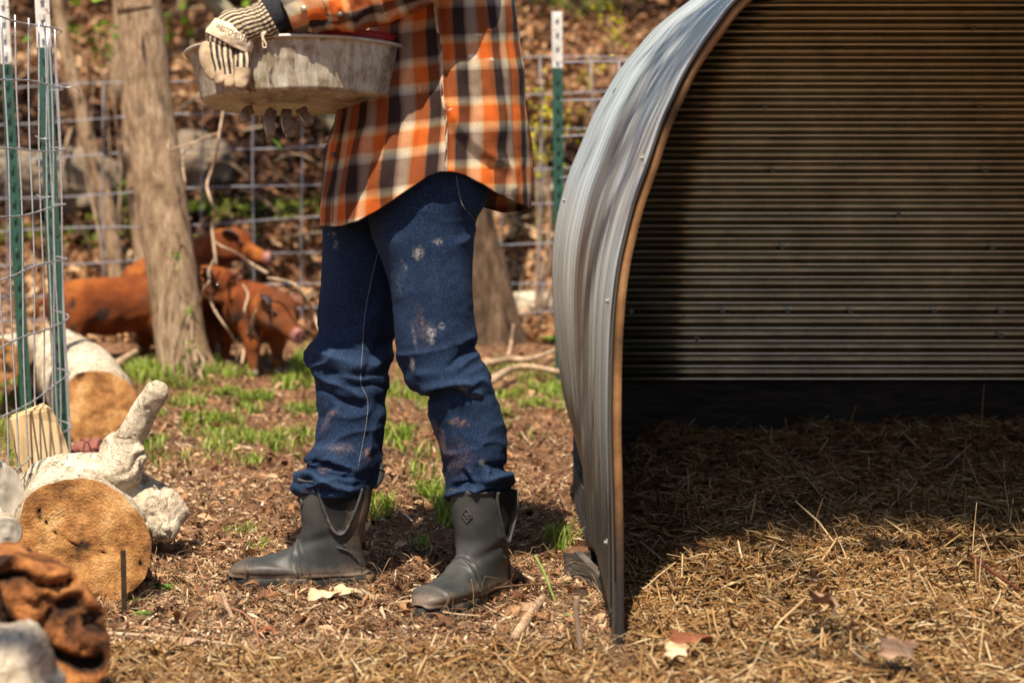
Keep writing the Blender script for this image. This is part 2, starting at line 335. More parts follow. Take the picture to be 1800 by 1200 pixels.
# ------------------------------------------------------------ grass
M_grass = randcol('grass_blade', [(.08, .13, .012), (.16, .25, .02), (.28, .38, .04), (.40, .50, .09), (.50, .44, .18)], .5, .35, .4)
def grass(cl, name='grass'):
    Ps, Ls, Cs = [], [], []
    for u, v, ru, rv, n, h in cl:
        q = rng.normal(0, .5, (n, 2)); uu, vv = u+q[:, 0]*ru, v+q[:, 1]*rv
        cz = -.0 ; zc = (600-vv)/FPX; y = ct+st*zc; zz = -st+ct*zc; t = -CH/zz; X, D = (uu-900)/FPX*t, y*t
        for _ in range(3): t = (G(X, D)-CH)/zz; X, D = (uu-900)/FPX*t, y*t
        k = outside(X, D) & (D < 12) & (D > 0); X, D = X[k], D[k]; kk = noise(np.stack([X, D, 0*X], -1), 9, 2) > .04; X, D = X[kk], D[kk]
        Ps.append(onG(X, D)); Ls.append(rng.uniform(.5, 1.5, len(X))*h); Cs.append(np.clip(rng.normal(.45, .25, len(X)), 0, 1))
    P0, H, C = np.vstack(Ps), np.concatenate(Ls), np.concatenate(Cs); n = len(P0); a = rng.uniform(0, 6.28, n); ln = rng.uniform(.1, .9, n)*H
    d = np.stack([np.cos(a), np.sin(a), 0*a], -1); s = np.stack([-np.sin(a), np.cos(a), 0*a], -1); W = rng.uniform(.0012, .0026, n)*(P0[:, 1]/4.2)
    rows = []
    for t in (0, .35, .7, 1.0):
        c = P0+d*(ln*t*t)[:, None]+np.array([0, 0, 1.])*(H*(t-.25*t*t))[:, None]; wv = (W*(1-t*t)+.0002)[:, None]; rows += [c+s*wv, c-s*wv]
    V = np.stack(rows, 1); b0 = np.arange(n)*8; F = np.concatenate([np.stack([b0+2*k, b0+2*k+1, b0+2*k+3, b0+2*k+2], -1) for k in range(3)])
    return tag(obj(name, V, F, M_grass, uv=np.repeat(np.stack([C, C], -1), 8, 0), smooth=False), kind='stuff')
grass([(430, 745, 150, 60, 3800, .04), (400, 700, 130, 50, 2600, .05), (520, 690, 90, 50, 1800, .05), (460, 800, 40, 30, 500, .04), (720, 740, 70, 60, 2200, .05), (700, 880, 70, 50, 1500, .055),
       (770, 900, 45, 35, 900, .05), (660, 860, 50, 40, 700, .05), (745, 960, 22, 16, 160, .035), (445, 948, 45, 16, 500, .025), (980, 960, 22, 20, 220, .05), (920, 715, 70, 40, 1200, .04), (960, 690, 50, 40, 700, .04),
       (20, 700, 60, 120, 1400, .05), (300, 660, 130, 14, 900, .06), (240, 655, 60, 12, 400, .05), (540, 640, 60, 25, 800, .07), (60, 800, 40, 60, 600, .04), (470, 755, 40, 20, 500, .04), (880, 640, 60, 20, 300, .04), (270,770,70,50,700,.03)])
def hillgrass(cl):
    Ps = []
    for u, v, ru, rv, n in cl:
        q = rng.normal(0, .5, (n, 2)); zc = (600-(v+q[:, 1]*rv))/FPX; y = ct+st*zc; zz = -st+ct*zc; xx = (u+q[:, 0]*ru-900)/FPX; t = np.full(n, 8.0); hit = np.zeros(n, bool)
        for _ in range(240):
            under = CH+zz*t < G(xx*t, y*t); hit |= under; t = np.where(hit, t, t+.05)
        Ps.append(np.stack([xx*t, y*t, G(xx*t, y*t)], -1)[hit])
    return np.vstack(Ps)
Q = hillgrass([(460, 380, 200, 16, 800), (100, 425, 240, 16, 700), (380, 376, 70, 10, 250), (1000, 360, 120, 50, 500), (200, 405, 60, 20, 300), (1020, 15, 80, 25, 400)])
n = len(Q); a = rng.uniform(0, 6.28, n)
scatter('hillside_weeds', Q+np.array([0, 0, .02]), rng.uniform(.03, .07, n), rng.uniform(.010, .022, n), randcol('weed_leaf', [(.12, .17, .02), (.24, .32, .04), (.40, .46, .09)], .5, .3, .4), .7, .2, 3, taper=.8, curl=.2)
Xt, Dt = frustum(420, 8.6, 17, .9, -250, 2050); nt_ = len(Xt)
scatter('fallen_twigs', onG(Xt, Dt, .05), rng.gamma(3, .14, nt_)+.1, rng.uniform(.008, .03, nt_), randcol('twig_litter', [(.10, .06, .035), (.30, .2, .12), (.45, .34, .22)], .9), .35, .12, 6, th=.6, taper=.5)
Xt, Dt = frustum(260, 3.4, 8.5, 1.6); k = outside(Xt, Dt); Xt, Dt = Xt[k], Dt[k]; nt_ = len(Xt)
scatter('fallen_twigs', onG(Xt, Dt, .012), rng.gamma(3, .03, nt_)+.03, rng.uniform(.002, .005, nt_), randcol('twig_litter', [(.10, .05, .025), (.26, .15, .08), (.42, .3, .18)], .9), .12, .15, 6, th=.7, taper=.5)
# ============================================================ SHELTER
fr_px = [(1080, 1160), (1080, 1060), (1079, 950), (1077, 850), (1075, 760), (1076, 640), (1080, 555), (1088, 480), (1100, 420), (1116, 358), (1140, 290), (1164, 218), (1188, 165), (1213, 114), (1257, 50), (1297, 0)]
C0 = np.array([p1(u, v, 3.5) for u, v in fr_px])[:, [0, 2]]
top = C0[-1]; ax_ = 1.25
arc = [(.51, 1.305), (.61, 1.385), (.76, 1.465), (.98, 1.525), (1.25, 1.545)]
C0 = np.vstack([C0, arc]); C0 = np.vstack([C0, [(2.5-x, z) for x, z in C0[:-1][::-1]]])
C0 = spl([(x, 0, z) for x, z in C0], 260)[:, [0, 2]]
sl_ = np.concatenate([[0], np.cumsum(np.hypot(*np.diff(C0, axis=0).T))]); s_ = np.linspace(0, sl_[-1], 260); C0 = np.stack([np.interp(s_, sl_, C0[:, 0]), np.interp(s_, sl_, C0[:, 1])], -1)
tn = np.gradient(C0, axis=0); tn /= np.linalg.norm(tn, axis=1, keepdims=True); NR = np.stack([-tn[:, 1], tn[:, 0]], -1)   # outward normal
zz_ = C0[:, 1]; leftw = sm(1.6, .8, C0[:, 0])
hut = empty('pig_shelter', (1.0, 4.55, 0), 'arched corrugated metal pig shelter with straw bedding, right of the person', 'shelter')
m, nt, b = new('galvanised', .3, .5, .5); co = coords(nt, 'UV', (1, 1, 1))
tc = coords(nt, 'UV', (260, 2.2, 1)); streak = nz(nt, tc, 1, 5, .7)
tc2 = coords(nt, 'UV', (16, 1.1, 1)); st2 = nz(nt, tc2, 1, 5, .6)
c = ramp(nt, streak, [(.3, (.36, .40, .42)), (.5, (.52, .57, .59)), (.7, (.76, .80, .82))]); c = mix(nt, ramp(nt, st2, [(.45, (0, 0, 0)), (.7, (.6, .6, .6))]), c, (.36, .41, .34))
dirt_shade_uv = nd(nt, 'ShaderNodeSeparateXYZ'); L(nt, coords(nt, 'UV'), dirt_shade_uv.inputs[0])
ux = mth(nt, 'ADD', mth(nt, 'SUBTRACT', dirt_shade_uv.outputs[0], 1.0), mth(nt, 'MULTIPLY', mth(nt, 'SUBTRACT', nz(nt, coords(nt, 'UV', (3, 9, 1)), 1, 5), .5), .016))
pat = ramp(nt, ux, [(.535, (0, 0, 0)), (.566, (.75, .75, .75)), (.580, (.45, .45, .45)), (.5915, (.95, .95, .95)), (.592, (0, 0, 0)), (.640, (.9, .9, .9)), (.672, (.85, .85, .85)), (.69, (0, 0, 0)), (.872, (0, 0, 0)), (.884, (.85, .85, .85)), (.893, (0, 0, 0))]); vf = ramp(nt, dirt_shade_uv.outputs[1], [(.04, (.1, .1, .1)), (.10, (1, 1, 1)), (.22, (1, 1, 1)), (.29, (.1, .1, .1))]); c = mix(nt, mix(nt, 1.0, pat, vf, 'MULTIPLY'), c, (.12, .085, .07))  # dark bands at the sheet overlaps: groove shadow and reflection painted into the colour
dn = mth(nt, 'ADD', dirt_shade_uv.outputs[1], mth(nt, 'MULTIPLY', nz(nt, coords(nt, 'UV', (40, 12, 1)), 1, 6, .7), .16))
c = mix(nt, ramp(nt, dn, [(.14, (1, 1, 1)), (.24, (0, 0, 0))]), c, (.07, .06, .05))
L(nt, c, b.inputs['Base Color']); L(nt, ramp(nt, nz(nt, tc, 1, 4), [(.3, (.20, .20, .20)), (.7, (.42, .42, .42))]), b.inputs['Roughness'])
L(nt, ramp(nt, dn, [(.12, (.1, .1, .1)), (.22, (.48, .48, .48))]), b.inputs['Metallic'])
bump(nt, b, streak, .5, .0009); M_galv = m
def bulge(D, z): 
    return   .090*np.exp(-((D-4.85)/.62)**2)*(.35+.65*np.exp(-((z-.75)/.5)**2))*sm(0, .35, z)
def sheet(name, d0, d1, offs, bot=0.0, th=.002, step=.0045, s0=0, s1=260, flare=None):
    Dn = np.arange(d0, d1, step); S = slice(s0, s1); X0 = C0[S, 0][None]; Z0 = zz_[S][None]; nx = NR[S, 0][None]; nzv = NR[S, 1][None]; lw = leftw[S][None]
    off = offs(Dn[:, None], Z0)+.0034*np.sin(2*math.pi*Dn[:, None]/.036)+.003*noise(np.stack(np.broadcast_arrays(X0*0+Dn[:, None], X0+0*Dn[:, None], Z0+0*Dn[:, None]), -1), 1.6)
    X = X0+nx*off; Z = Z0+nzv*off
    if bot: Z = np.maximum(Z, bot+.02*noise(np.stack([Dn*0, Dn, Dn*0], -1), 2)[:, None])
    Y = Dn[:, None]+0*X; g = np.stack([X, Y, Z], -1)
    uv = np.stack(np.broadcast_arrays(Dn[:, None]/2.6, (s_[S]/s_[-1])[None]), -1)
    o = obj(name, g, gridF(len(Dn), s1-s0, False), M_galv, hut, uv.reshape(-1, 2)); md = o.modifiers.new('thickness', 'SOLIDIFY'); md.thickness = .0018; md.offset = -1; return o
flare = lambda D, z: (.004*sm(3.6, 3.9, D)+.026*sm(3.95, 4.14, D)**1.3)*np.exp(-((z-.52)/.52)**4)
sheet('roof_sheet', 3.5, 4.12, lambda D, z: flare(D, z)+.004, bot=.075)
sheet('roof_sheet', 4.0, 4.92, lambda D, z: bulge(D, z)-.006-.034*np.exp(-((D-4.08)/.16)**2)*np.exp(-((z-.55)/.6)**4), bot=.11)
sheet('roof_sheet', 4.86, 5.6, lambda D, z: bulge(D, z)-.016, bot=.12)
# hoop that stiffens the front edge
m, nt, b = new('weathered_hoop', .6, .3, .4); co = coords(nt)
c = ramp(nt, nz(nt, co, 9, 6, .65), [(.3, (.06, .034, .018)), (.5, (.19, .095, .036)), (.7, (.32, .17, .07))]); sz = nd(nt, 'ShaderNodeSeparateXYZ'); L(nt, co, sz.inputs[0]); wet = mth(nt, 'ADD', sz.outputs[2], mth(nt, 'MULTIPLY', mth(nt, 'SUBTRACT', nz(nt, coords(nt, 'Object', (1, 1, .3)), 20, 6, .7), .5), .35)); c = mix(nt, ramp(nt, wet, [(.12, (1, 1, 1)), (.36, (0, 0, 0))]), c, (.035, .028, .024))
L(nt, c, b.inputs['Base Color']); bump(nt, b, nz(nt, co, 60, 5), .5, .002); M_hoop = m
def hoop(d0, d1, t, nm, mt, off=0.0, zmin=0.0):
    V = []
    for dd, q in ((d0, off), (d1, off), (d1, off+t), (d0, off+t)): V.append(np.stack([C0[:, 0]-NR[:, 0]*q, 0*C0[:, 0]+dd, np.maximum(C0[:, 1]-NR[:, 1]*q, zmin)], -1))
    g = np.stack(V, 1); return obj(nm, g, gridF(260, 4), mt, hut, smooth=False)
hoop(3.502, 3.54, .0155, 'front_hoop', M_hoop, .003)
hoop(3.494, 3.502, .004, 'edge_flange', M_galv, -.004)
# back wall: two corrugated sheets over a dark kick board
m, nt, b = new('sheet_inside', .22, 1.0, .4); co = coords(nt)
c = ramp(nt, nz(nt, co, 9, 7, .7), [(.3, (.58, .55, .42)), (.7, (.90, .86, .66))]); led = nd(nt, 'ShaderNodeAttribute', attribute_name='rib_shade'); c = mix(nt, mth(nt, 'MULTIPLY', led.outputs['Fac'], .72), c, (.022, .019, .015)); L(nt, c, b.inputs['Base Color']); bump(nt, b, nz(nt, co, 80, 4), .2, .001); M_in = m  # rib slopes darkened in the colour to stand in for shade between ribs
def wallsheet(z0, z1, y0, m, name='back_sheet', amp=.0135, pitch=.0375):
    z = np.arange(z0, min(z1, 1.53), .0023); L0 = C0[:130]; xl = np.interp(z, L0[:, 1], L0[:, 0])-.004; x = xl[:, None]+(2.5-2*xl)[:, None]*np.linspace(0, 1, 7)[None]; th_ = 2*math.pi*z/pitch
    prof = amp*.9*np.sin(th_); g = np.stack(np.broadcast_arrays(x, (y0-prof)[:, None], z[:, None]), -1)
    o = obj(name, g, gridF(len(z), 7, False), m, hut); up_ = np.clip(np.cos(th_)*-1.6, 0, 1)**.7; up2_ = np.clip(np.cos(th_)*1.6-.9, 0, 1)*.8; at_ = o.data.attributes.new('rib_shade', 'FLOAT', 'POINT'); at_.data.foreach_set('value', np.repeat(np.clip(up_+up2_, 0, 1), 7).astype(np.float32)); md = o.modifiers.new('thickness', 'SOLIDIFY'); md.thickness = .0015; return o
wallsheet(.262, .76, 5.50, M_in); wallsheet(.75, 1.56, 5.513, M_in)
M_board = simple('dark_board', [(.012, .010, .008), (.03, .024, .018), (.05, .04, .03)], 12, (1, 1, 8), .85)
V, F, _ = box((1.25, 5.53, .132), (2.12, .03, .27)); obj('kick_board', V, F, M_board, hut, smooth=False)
# timber skids under the sheets
M_skid = simple('skid_timber', [(.025, .021, .018), (.07, .058, .048), (.15, .13, .11)], 14, (1, .15, 4), .9, bs=.9, bd=.006)
for sx, nmx in ((0, 0), (1, 1)):
    g = []
    for d in np.linspace(3.505, 5.59, 60):
        wv = .004*float(noise(np.array([0, d, 3.]), 9)); x0 = .194 if sx == 0 else 2.280; x0 += float(0.0-.03*math.exp(-((d-4.85)/.62)**2))*(1 if sx == 0 else -1)
        for dx, dz in ((0, -.03), (0, .13), (.016, .13), (.016, -.03)): g.append((x0+dx*(1)+wv, d, dz+wv))
    V = np.array(g); F = [tuple(f) for f in gridF(60, 4)]+[(0, 1, 2, 3), (236, 239, 238, 237)]; obj('skid', V, F, M_skid, hut, smooth=False)
# corner post and gusset at the mouth
V, F, _ = box((.203, 3.535, .06), (.020, .04, .15), .05); obj('corner_post', V, F, M_skid, hut, smooth=False)
# screws
def screw_mesh():
    V, F, _ = merge([tubeW([(0, 0, 0), (0, -.002, 0)], [.0075, .0075], 10, 3), tubeW([(0, -.002, 0), (0, -.006, 0)], [.004, .0036], 6, 3)]); return V, F
M_screw = simple('screw_steel', [(.16, .15, .14), (.26, .25, .23)], 40, rough=.65, metal=.4)
V, F = screw_mesh(); first = None
def screw(x, y, z, rot=(0, 0, 0)):
    global first
    if first is None:
        me = bpy.data.meshes.new('screw'); me.from_pydata([tuple(a) for a in V], [], F); me.materials.append(M_screw); first = type('q', (), {'data': me})
    share('screw', first, (x, y, z), hut, rot)
for u, v in [(1337, 50), (1713, 50), (1345, 187), (1723, 187), (1359, 300), (1733, 300), (1375, 435), (1745, 435)] + [(1270, 547), (1385, 547), (1495, 547), (1643, 547), (1760, 547), (1110, 547), (1580, 378), (1225, 595), (1760, 590)]:
    p = p1(u, v, 5.485); screw(p[0], 5.487, p[2])
for v in (275, 535, 955):
    k = int(np.argmin(abs(C0[:130, 1]-p1(1080, v, 3.55)[2]))); o_ = .011
    screw(C0[k, 0]+NR[k, 0]*o_, 3.53, C0[k, 1]+NR[k, 1]*o_, (0, 0, math.atan2(NR[k, 1]*0-1*0, 1)-math.pi/2))
for d, v in ((4.7, 370), (5.2, 250)):
    k = int(np.argmin(abs(C0[:130, 1]-p1(1000, v, d)[2]))); o_ = float(bulge(np.array(d), C0[k, 1]))+.001
    screw(C0[k, 0]+NR[k, 0]*o_, d, C0[k, 1]+NR[k, 1]*o_, (0, 0, -math.pi/2))
# ============================================================ FENCES
M_wire = simple('galvanised_wire', [(.42, .43, .44), (.62, .63, .64)], 60, rough=.38, metal=.7)
M_wire2 = simple('dull_wire', [(.22, .22, .25), (.32, .32, .35)], 40, rough=.6, metal=.3)
def addwire(pts, r, par, m=M_wire, ns=6, n=None): V, F, uv = tubeW(pts, [r, r], ns, n); return obj('wire', V, F, m, par)
roll = empty('wire_mesh_guard', (-1.25, 4.8, 0), 'curved roll of galvanised welded wire mesh at the left edge of the yard', 'wire mesh')
path = [(-1.165, 3.85)]+[(-1.165-.04*(d-3.85)/1.2, d) for d in np.arange(3.95, 5.02, .1)]
c_ = (-1.50, 5.03); rr = .295
path += [(c_[0]+rr*math.cos(t), c_[1]+rr*math.sin(t)) for t in np.arange(.12, .75, .3)]
lean = lambda z, i: .014*math.sin(i*.9)*z
z_top = CH+(250-60)/FPX*5.05
zr = [z_top-.1525*k for k in range(9)]; zr = [z for z in zr if z > -.02]
pth = np.array(path)
for i, (x, y) in enumerate(path): addwire([(x+lean(z, i)*.3+.003*math.sin(z*9+i), y+lean(z, i), z) for z in np.linspace(-.02, z_top+.012, 9)], .0022, roll)
for j, z in enumerate(zr): addwire([(x+.004, y, z+.005*math.sin(i*.7+j*2)+.008*math.sin(j*1.9)) for i, (x, y) in enumerate(path)], .0023, roll, n=110)
M_pw = simple('post_white_paint', [(.42, .40, .36), (.62, .60, .56)], 25, rough=.55, stain=(30, .62, .7, (.25, .15, .08)))
M_pg = simple('post_green_paint', [(.012, .045, .030), (.02, .075, .05)], 20, rough=.45, spec=.5, stain=(25, .66, .75, (.2, .2, .18)))
def tpost(u, D, zwhite, ztop, lab, lean=(0, 0), wd=.036, base_z=-.1):
    X = (u-900)/FPX*D; p = empty('fence_post', (X, D, 0), lab, 'fence post')
    def seg(z0, z1, m, nm):
        it = []
        for (cx, cy, sx, sy) in ((0, 0, wd, .004), (0, .015, .005, .028)):
            V, F, _ = box((0, 0, (z0+z1)/2), (sx, sy, z1-z0)); V = V+np.array([cx+X, cy+D, 0]); V[:, 0] += lean[0]*V[:, 2]; V[:, 1] += lean[1]*V[:, 2]; it.append((V, F, None))
        V, F, _ = merge(it); obj(nm, V, F, m, p, smooth=False); 
        st_ = []
        for z in np.arange(z0+.03, z1, .053):
            V, F, _ = box((X+lean[0]*z, D-.006+lean[1]*z, z), (.010, .012, .016)); st_.append((V, F, None))
        if st_: V, F, _ = merge(st_); tag(obj(nm.replace('post_', '')+'_studs', V, F, m, p, smooth=False), kind='stuff')
    seg(base_z, zwhite, M_pg, 'post_lower'); seg(zwhite+.001, ztop, M_pw, 'post_tip'); return p
tpost(102, 5.28, CH+(250-87)/FPX*5.28, 1.42, 'green steel T-post with white tip just inside the right end of the wire mesh roll', (-.02, 0), .040)
tpost(40, 6.0, CH+(250-115)/FPX*6, 1.45, 'green steel T-post with white tip, nearer the left edge behind the wire mesh', (-.03, 0), .036)
tpost(986, 7.2, CH+(250-122)/FPX*7.2, CH+(250-25)/FPX*7.2, 'green steel T-post with white tip between the plaid shirt and the shelter', (-.012, 0), .040)
def tie(u, v, D, par_label, dx=.03):
    V, F, uv = tubeW([p1(u-16, v-3, D), p1(u-6, v+2, D-.03), p1(u+8, v+1, D-.03), p1(u+18, v+3, D), p1(u+22, v+11, D+.01)], [.0014, .0014], 6, 16); return tag(obj('wire_tie', V, F, M_wire), par_label, 'wire tie')
tie(118, 152, 5.22, 'twisted wire tie end curling out at the top right of the wire mesh roll')
tie(78, 242, 5.3, 'wire tie on the right T-post, below the white tip')
tie(80, 345, 5.25, 'wire tie low on the right T-post, at thigh height')
pan_f = empty('cattle_panel_fence', (0, 8.0, 0), 'grey welded cattle panel fence running behind the pigs and the person', 'fence')
def panel(u0, u1, vrow, D, slope, u_v, vbot, par, r=.0032):
    for v in vrow: addwire([p1(u, v+slope*(u-u0)+3*math.sin(u*.013+v), D) for u in np.linspace(u0, u1, 7)], r, par, M_wire2, n=14)
    for u in u_v: addwire([p1(u+2*math.sin(v*.02+u), v, D-.006) for v in np.linspace(vrow[0]+slope*(u-u0), vbot, 5)], r, par, M_wire2, n=9)
panel(-80, 620, [160, 221, 284, 352, 412, 471, 527, 566, 598], 8.5, -.045, [-50, 12, 92, 180, 268, 355, 445, 530, 615], 600, pan_f)
panel(600, 1150, [105, 166, 231, 298, 363, 431, 498, 550, 585], 8.52, -.006, [705, 793, 880, 951, 1040, 1120], 590, pan_f)
panel(985, 1200, [112, 176, 243, 310, 378], 7.15, -.05, [1090, 1180], 600, pan_f)
# ============================================================ TREES
m, nt, b = new('tree_bark', .9, 0, .2); co = coords(nt, 'Object', (1, 1, .30))
c = ramp(nt, nz(nt, co, 46, 9, .78), [(.36, (.12, .070, .038)), (.48, (.31, .205, .12)), (.64, (.52, .38, .25))]); c = mix(nt, ramp(nt, nz(nt, coords(nt), 5, 5, .65), [(.5, (0, 0, 0)), (.7, (.55, .55, .55))]), c, (.15, .095, .055))
L(nt, c, b.inputs['Base Color']); bump(nt, b, nz(nt, co, 75, 8, .8), 1.0, .009); M_bark = m
M_barkd = simple('dark_bark', [(.03, .018, .010), (.10, .06, .034), (.20, .13, .08)], 30, (1, 1, .3), .95, bs=1.0, bd=.012)
M_twig = simple('twig_bark', [(.20, .13, .08), (.36, .25, .16), (.5, .37, .25)], 30, (1, 1, .3), .85)
M_spring = randcol('spring_leaf', [(.10, .22, .015), (.22, .38, .02), (.36, .50, .05)], .5, .3, .45)
def leafcloud(C, n, spread, size, name, m, par=None):
    C = np.array(C, float).reshape(-1, 3); k = rng.integers(0, len(C), n); p = C[k]+rng.normal(0, spread, (n, 3))
    Lg = rng.uniform(.7, 1.3, n)*size; N = rng.normal(0, 1, (n, 3)); N /= np.linalg.norm(N, axis=1, keepdims=True); T = np.cross(N, rng.normal(0, 1, (n, 3))); T /= np.linalg.norm(T, axis=1, keepdims=True); S = np.cross(N, T)
    rows = [p, p+T*(Lg*.5)[:, None]+S*(Lg*.28)[:, None]+N*(Lg*.08)[:, None], p+T*Lg[:, None], p+T*(Lg*.5)[:, None]-S*(Lg*.28)[:, None]+N*(Lg*.08)[:, None]]
    V = np.stack(rows, 1); cv = rng.uniform(0, 1, n); F = np.arange(n*4).reshape(-1, 4)
    return obj(name, V, F, m, par, uv=np.repeat(np.stack([cv, cv], -1), 4, 0), smooth=False)
def tree(D, pix, rad_px, label, top=None, limbs=3, crown=260, m=None, name='tree', sq=1.0):
    m = m or M_bark; pts = [np.array(p1(u, v, D)) for u, v in pix]; r = [q/FPX*D for q in rad_px]; base = pts[0].copy(); base[2] = float(G(base[0], base[1])); pts[0][2] = base[2]-.06
    t = empty(name, tuple(base), label, name.replace('_', ' '))
    d = pts[-1]-pts[-2]; d /= np.linalg.norm(d)
    if top: pts += [pts[-1]+d*(top-pts[-1][2])*.5+np.array([.05, .05, 0]), pts[-1]+d*(top-pts[-1][2])]; r += [r[-1]*.8, r[-1]*.35]
    # resample radii by path position
    V, F, uv = tubeW(pts, r, 28, 90, nz=.035, nzs=9); obj('trunk', V, F, m, t, uv)
    if top:
        C = []; it = []
        for k in range(limbs):
            z0 = 1.75+(top-1.75)*(k+.3)/limbs*.75; s = np.array(pts[-3])+d*(z0-pts[-3][2]); a = R.uniform(0, 6.28); ln = R.uniform(.8, 1.8)*top/5
            P_ = [s, s+np.array([math.cos(a)*ln*.4, math.sin(a)*ln*.4, ln*.35]), s+np.array([math.cos(a)*ln*.8, math.sin(a)*ln*.8, ln*.9])]; V, F, uv = tubeW(P_, [r[-1]*.6, r[-1]*.15], 8, 14, nz=.1, nzs=9); obj('limb', V, F, m, t); C += P_[1:]
            for _ in range(4):
                a2 = a+R.uniform(-1, 1); q = P_[1]+(P_[2]-P_[1])*R.random(); e = q+np.array([math.cos(a2), math.sin(a2), R.uniform(.2, .9)])*ln*.5; it.append(tubeW([q, (q+e)/2+np.array([0, 0, .05]), e], [.014, .004], 5, 8)); C.append(e)
        V, F, uv = merge(it); tag(obj('twigs', V, F, m, t), kind='stuff')
        if crown: tag(leafcloud(C, crown*5, .35*top/5, .075, 'crown', M_spring, t), kind='stuff')
    return t
tree(7.45, [(335, 665), (322, 625), (312, 560), (300, 460), (282, 340), (266, 220), (255, 110), (245, 0), (238, -60)], [62, 47, 44, 44, 44, 42, 40, 38, 38], 'near pale barked tree trunk standing between the rust coloured pigs', 5.6, 5, 420)
tree(8.8, [(210, 480), (195, 400), (170, 300), (140, 185), (110, 60), (95, -60)], [14, 13, 13, 12, 11, 10], 'thin leaning sapling trunk between the wire mesh and the near tree', 4.2, 3, 120)
tree(9.1, [(258, 500), (252, 420), (240, 330), (232, 240), (225, 100), (222, -60)], [24, 19, 17, 16, 15, 13], 'pale slim tree partly hidden behind the left side of the near trunk', 5, 3, 200)
tree(8.3, [(870, 585), (862, 540), (850, 460), (835, 380), (826, 240), (820, 60), (815, -60)], [62, 46, 38, 33, 31, 30, 30], 'dark rough barked tree base visible behind the knees of the person, right side', 6, 5, 420, M_barkd)
tree(14.2, [(60, 120), (62, 60), (66, 0), (70, -80)], [14, 12, 12, 11], 'far slim trunk up the slope above the wire mesh', 5.5, 3, 100)
tree(13, [(318, 150), (312, 80), (322, 0), (330, -60)], [9, 8, 8, 7], 'thin far stem just right of the near tree top', 5, 3, 80)
for (a_, b_, c_x) in ((-5.2, 7.0, .11), (-4.4, 10.5, .14), (-6.2, 9, .12), (3.6, 9.6, .12), (-2.4, 11.6, .1), (1.9, 12.4, .1)):
    u = 900+FPX*a_/b_; tree(b_, [(u, HOR+FPX*(CH-float(G(a_, b_)))/b_), (u+8, HOR-300), (u+15, HOR-600)], [c_x*FPX/b_, c_x*.8*FPX/b_, c_x*.7*FPX/b_], 'leafing woodland tree at the %s side beyond the picture, %s' % ('left' if a_ < 0 else 'right', {(-5.2, 7.0): 'level with the pigs', (-4.4, 10.5): 'at the foot of the slope', (-6.2, 9): 'farthest out', (3.6, 9.6): 'behind the shelter', (-2.4, 11.6): 'on the slope', (1.9, 12.4): 'high above the shelter'}[(a_, b_)]), 6.5, 5, 420)
tv = tree(.35, [(900+FPX*3.3/.35, HOR+FPX*(CH-float(G(3.3, .35)))/.35), (900+FPX*3.1/.35, HOR-12000), (900+FPX*2.8/.35, HOR-24000)], [.12*FPX/.35, .10*FPX/.35, .08*FPX/.35], 'tall unseen leafing tree right of the camera, added to dapple the light', 6.0, 3, 0)
vv = [(rng.uniform(.0, 2.4), rng.uniform(1.45, 2.2), rng.uniform(4.7, 5.3)) for _ in range(70)]  # unseen boughs added in the sun's path to break up light on the straw
V, F, uv = merge([tubeW([(2.6, .6, 4.4), ((2.6+x)/2, (.6+y)/2, 4.75+.3*math.sin(i)), (x, y, z)], [.022, .005], 5, 9) for i, (x, y, z) in enumerate(vv)]); tag(obj('dapple_twigs', V, F, M_bark, tv), kind='stuff')
tag(leafcloud(vv, 4300, .15, .085, 'dapple_foliage', M_spring, tv), kind='stuff')
def limb(name, lab, cat, pts, r, m=None, ns=12, nzv=.08): V, F, uv = tubeW(pts, r, ns, 50, nz=nzv, nzs=12); o = obj(name, V, F, m or M_bark, None, uv, org=tuple(np.array(pts[0]))); return tag(o, lab, cat)
limb('fallen_branch', 'thick grey green diagonal branch crossing behind the metal feed pan', 'branch', [p1(u, v, 8.9) for u, v in ((300, -50), (370, 0), (425, 45), (500, 110), (560, 185), (610, 245), (680, 330), (760, 460))], [.045, .042, .04, .04, .036, .03], simple('mossy_bark', [(.10, .095, .06), (.22, .19, .12), (.3, .25, .17)], 14))
def sapling(paths, D, lab, nm='sapling', r=.0062, leaves=0):
    b0 = p1(*paths[0][0][:2], D); t = empty(nm, (b0[0], b0[1], float(G(b0[0], b0[1]))), lab, 'sapling')
    for k, pt in enumerate(paths):
        rr_ = r*(1 if k == 0 else .75); V, F, uv = tubeW([p1(u, v, D+.06*math.sin(i*1.7+k)) for i, (u, v) in enumerate(pt)], [rr_, rr_*.6], 8, 30, nz=.15, nzs=25); obj('stem', V, F, M_twig, t)
    return t
sapling([[(425, 640), (432, 600), (437, 570), (430, 545), (436, 519), (427, 500)], [(417, 640), (412, 600), (395, 572), (379, 548), (371, 529), (368, 500), (366, 479), (373, 462), (380, 448)], [(351, 537), (358, 508), (368, 494), (366, 475)],
         [(434, 590), (450, 545), (440, 590), (428, 620)]], 7.3, 'thin crooked bare sapling in front of the middle pig')
sapling([[(561, 580), (552, 552), (540, 528), (518, 500), (494, 492), (470, 488)], [(540, 528), (555, 510), (548, 498)]], 7.1, 'arching bare twig crossing in front of the face of the rightmost pig')
sapling([[(380, 465), (373, 400), (378, 375), (368, 345), (364, 322), (375, 290), (384, 250), (385, 235), (392, 195), (396, 150)], [(385, 235), (365, 240), (340, 252), (318, 275), (305, 300)], [(320, 262), (322, 300), (325, 330), (308, 360), (298, 395)], [(340, 250), (318, 258), (296, 262), (297, 245)]], 7.25, 'pale twisting bare vine hanging between the tree and the feed pan')
sapling([[(470, 480), (441, 463), (415, 445), (390, 433), (378, 425)]], 7.6, 'bare twig lying across the back of the rearmost pig')
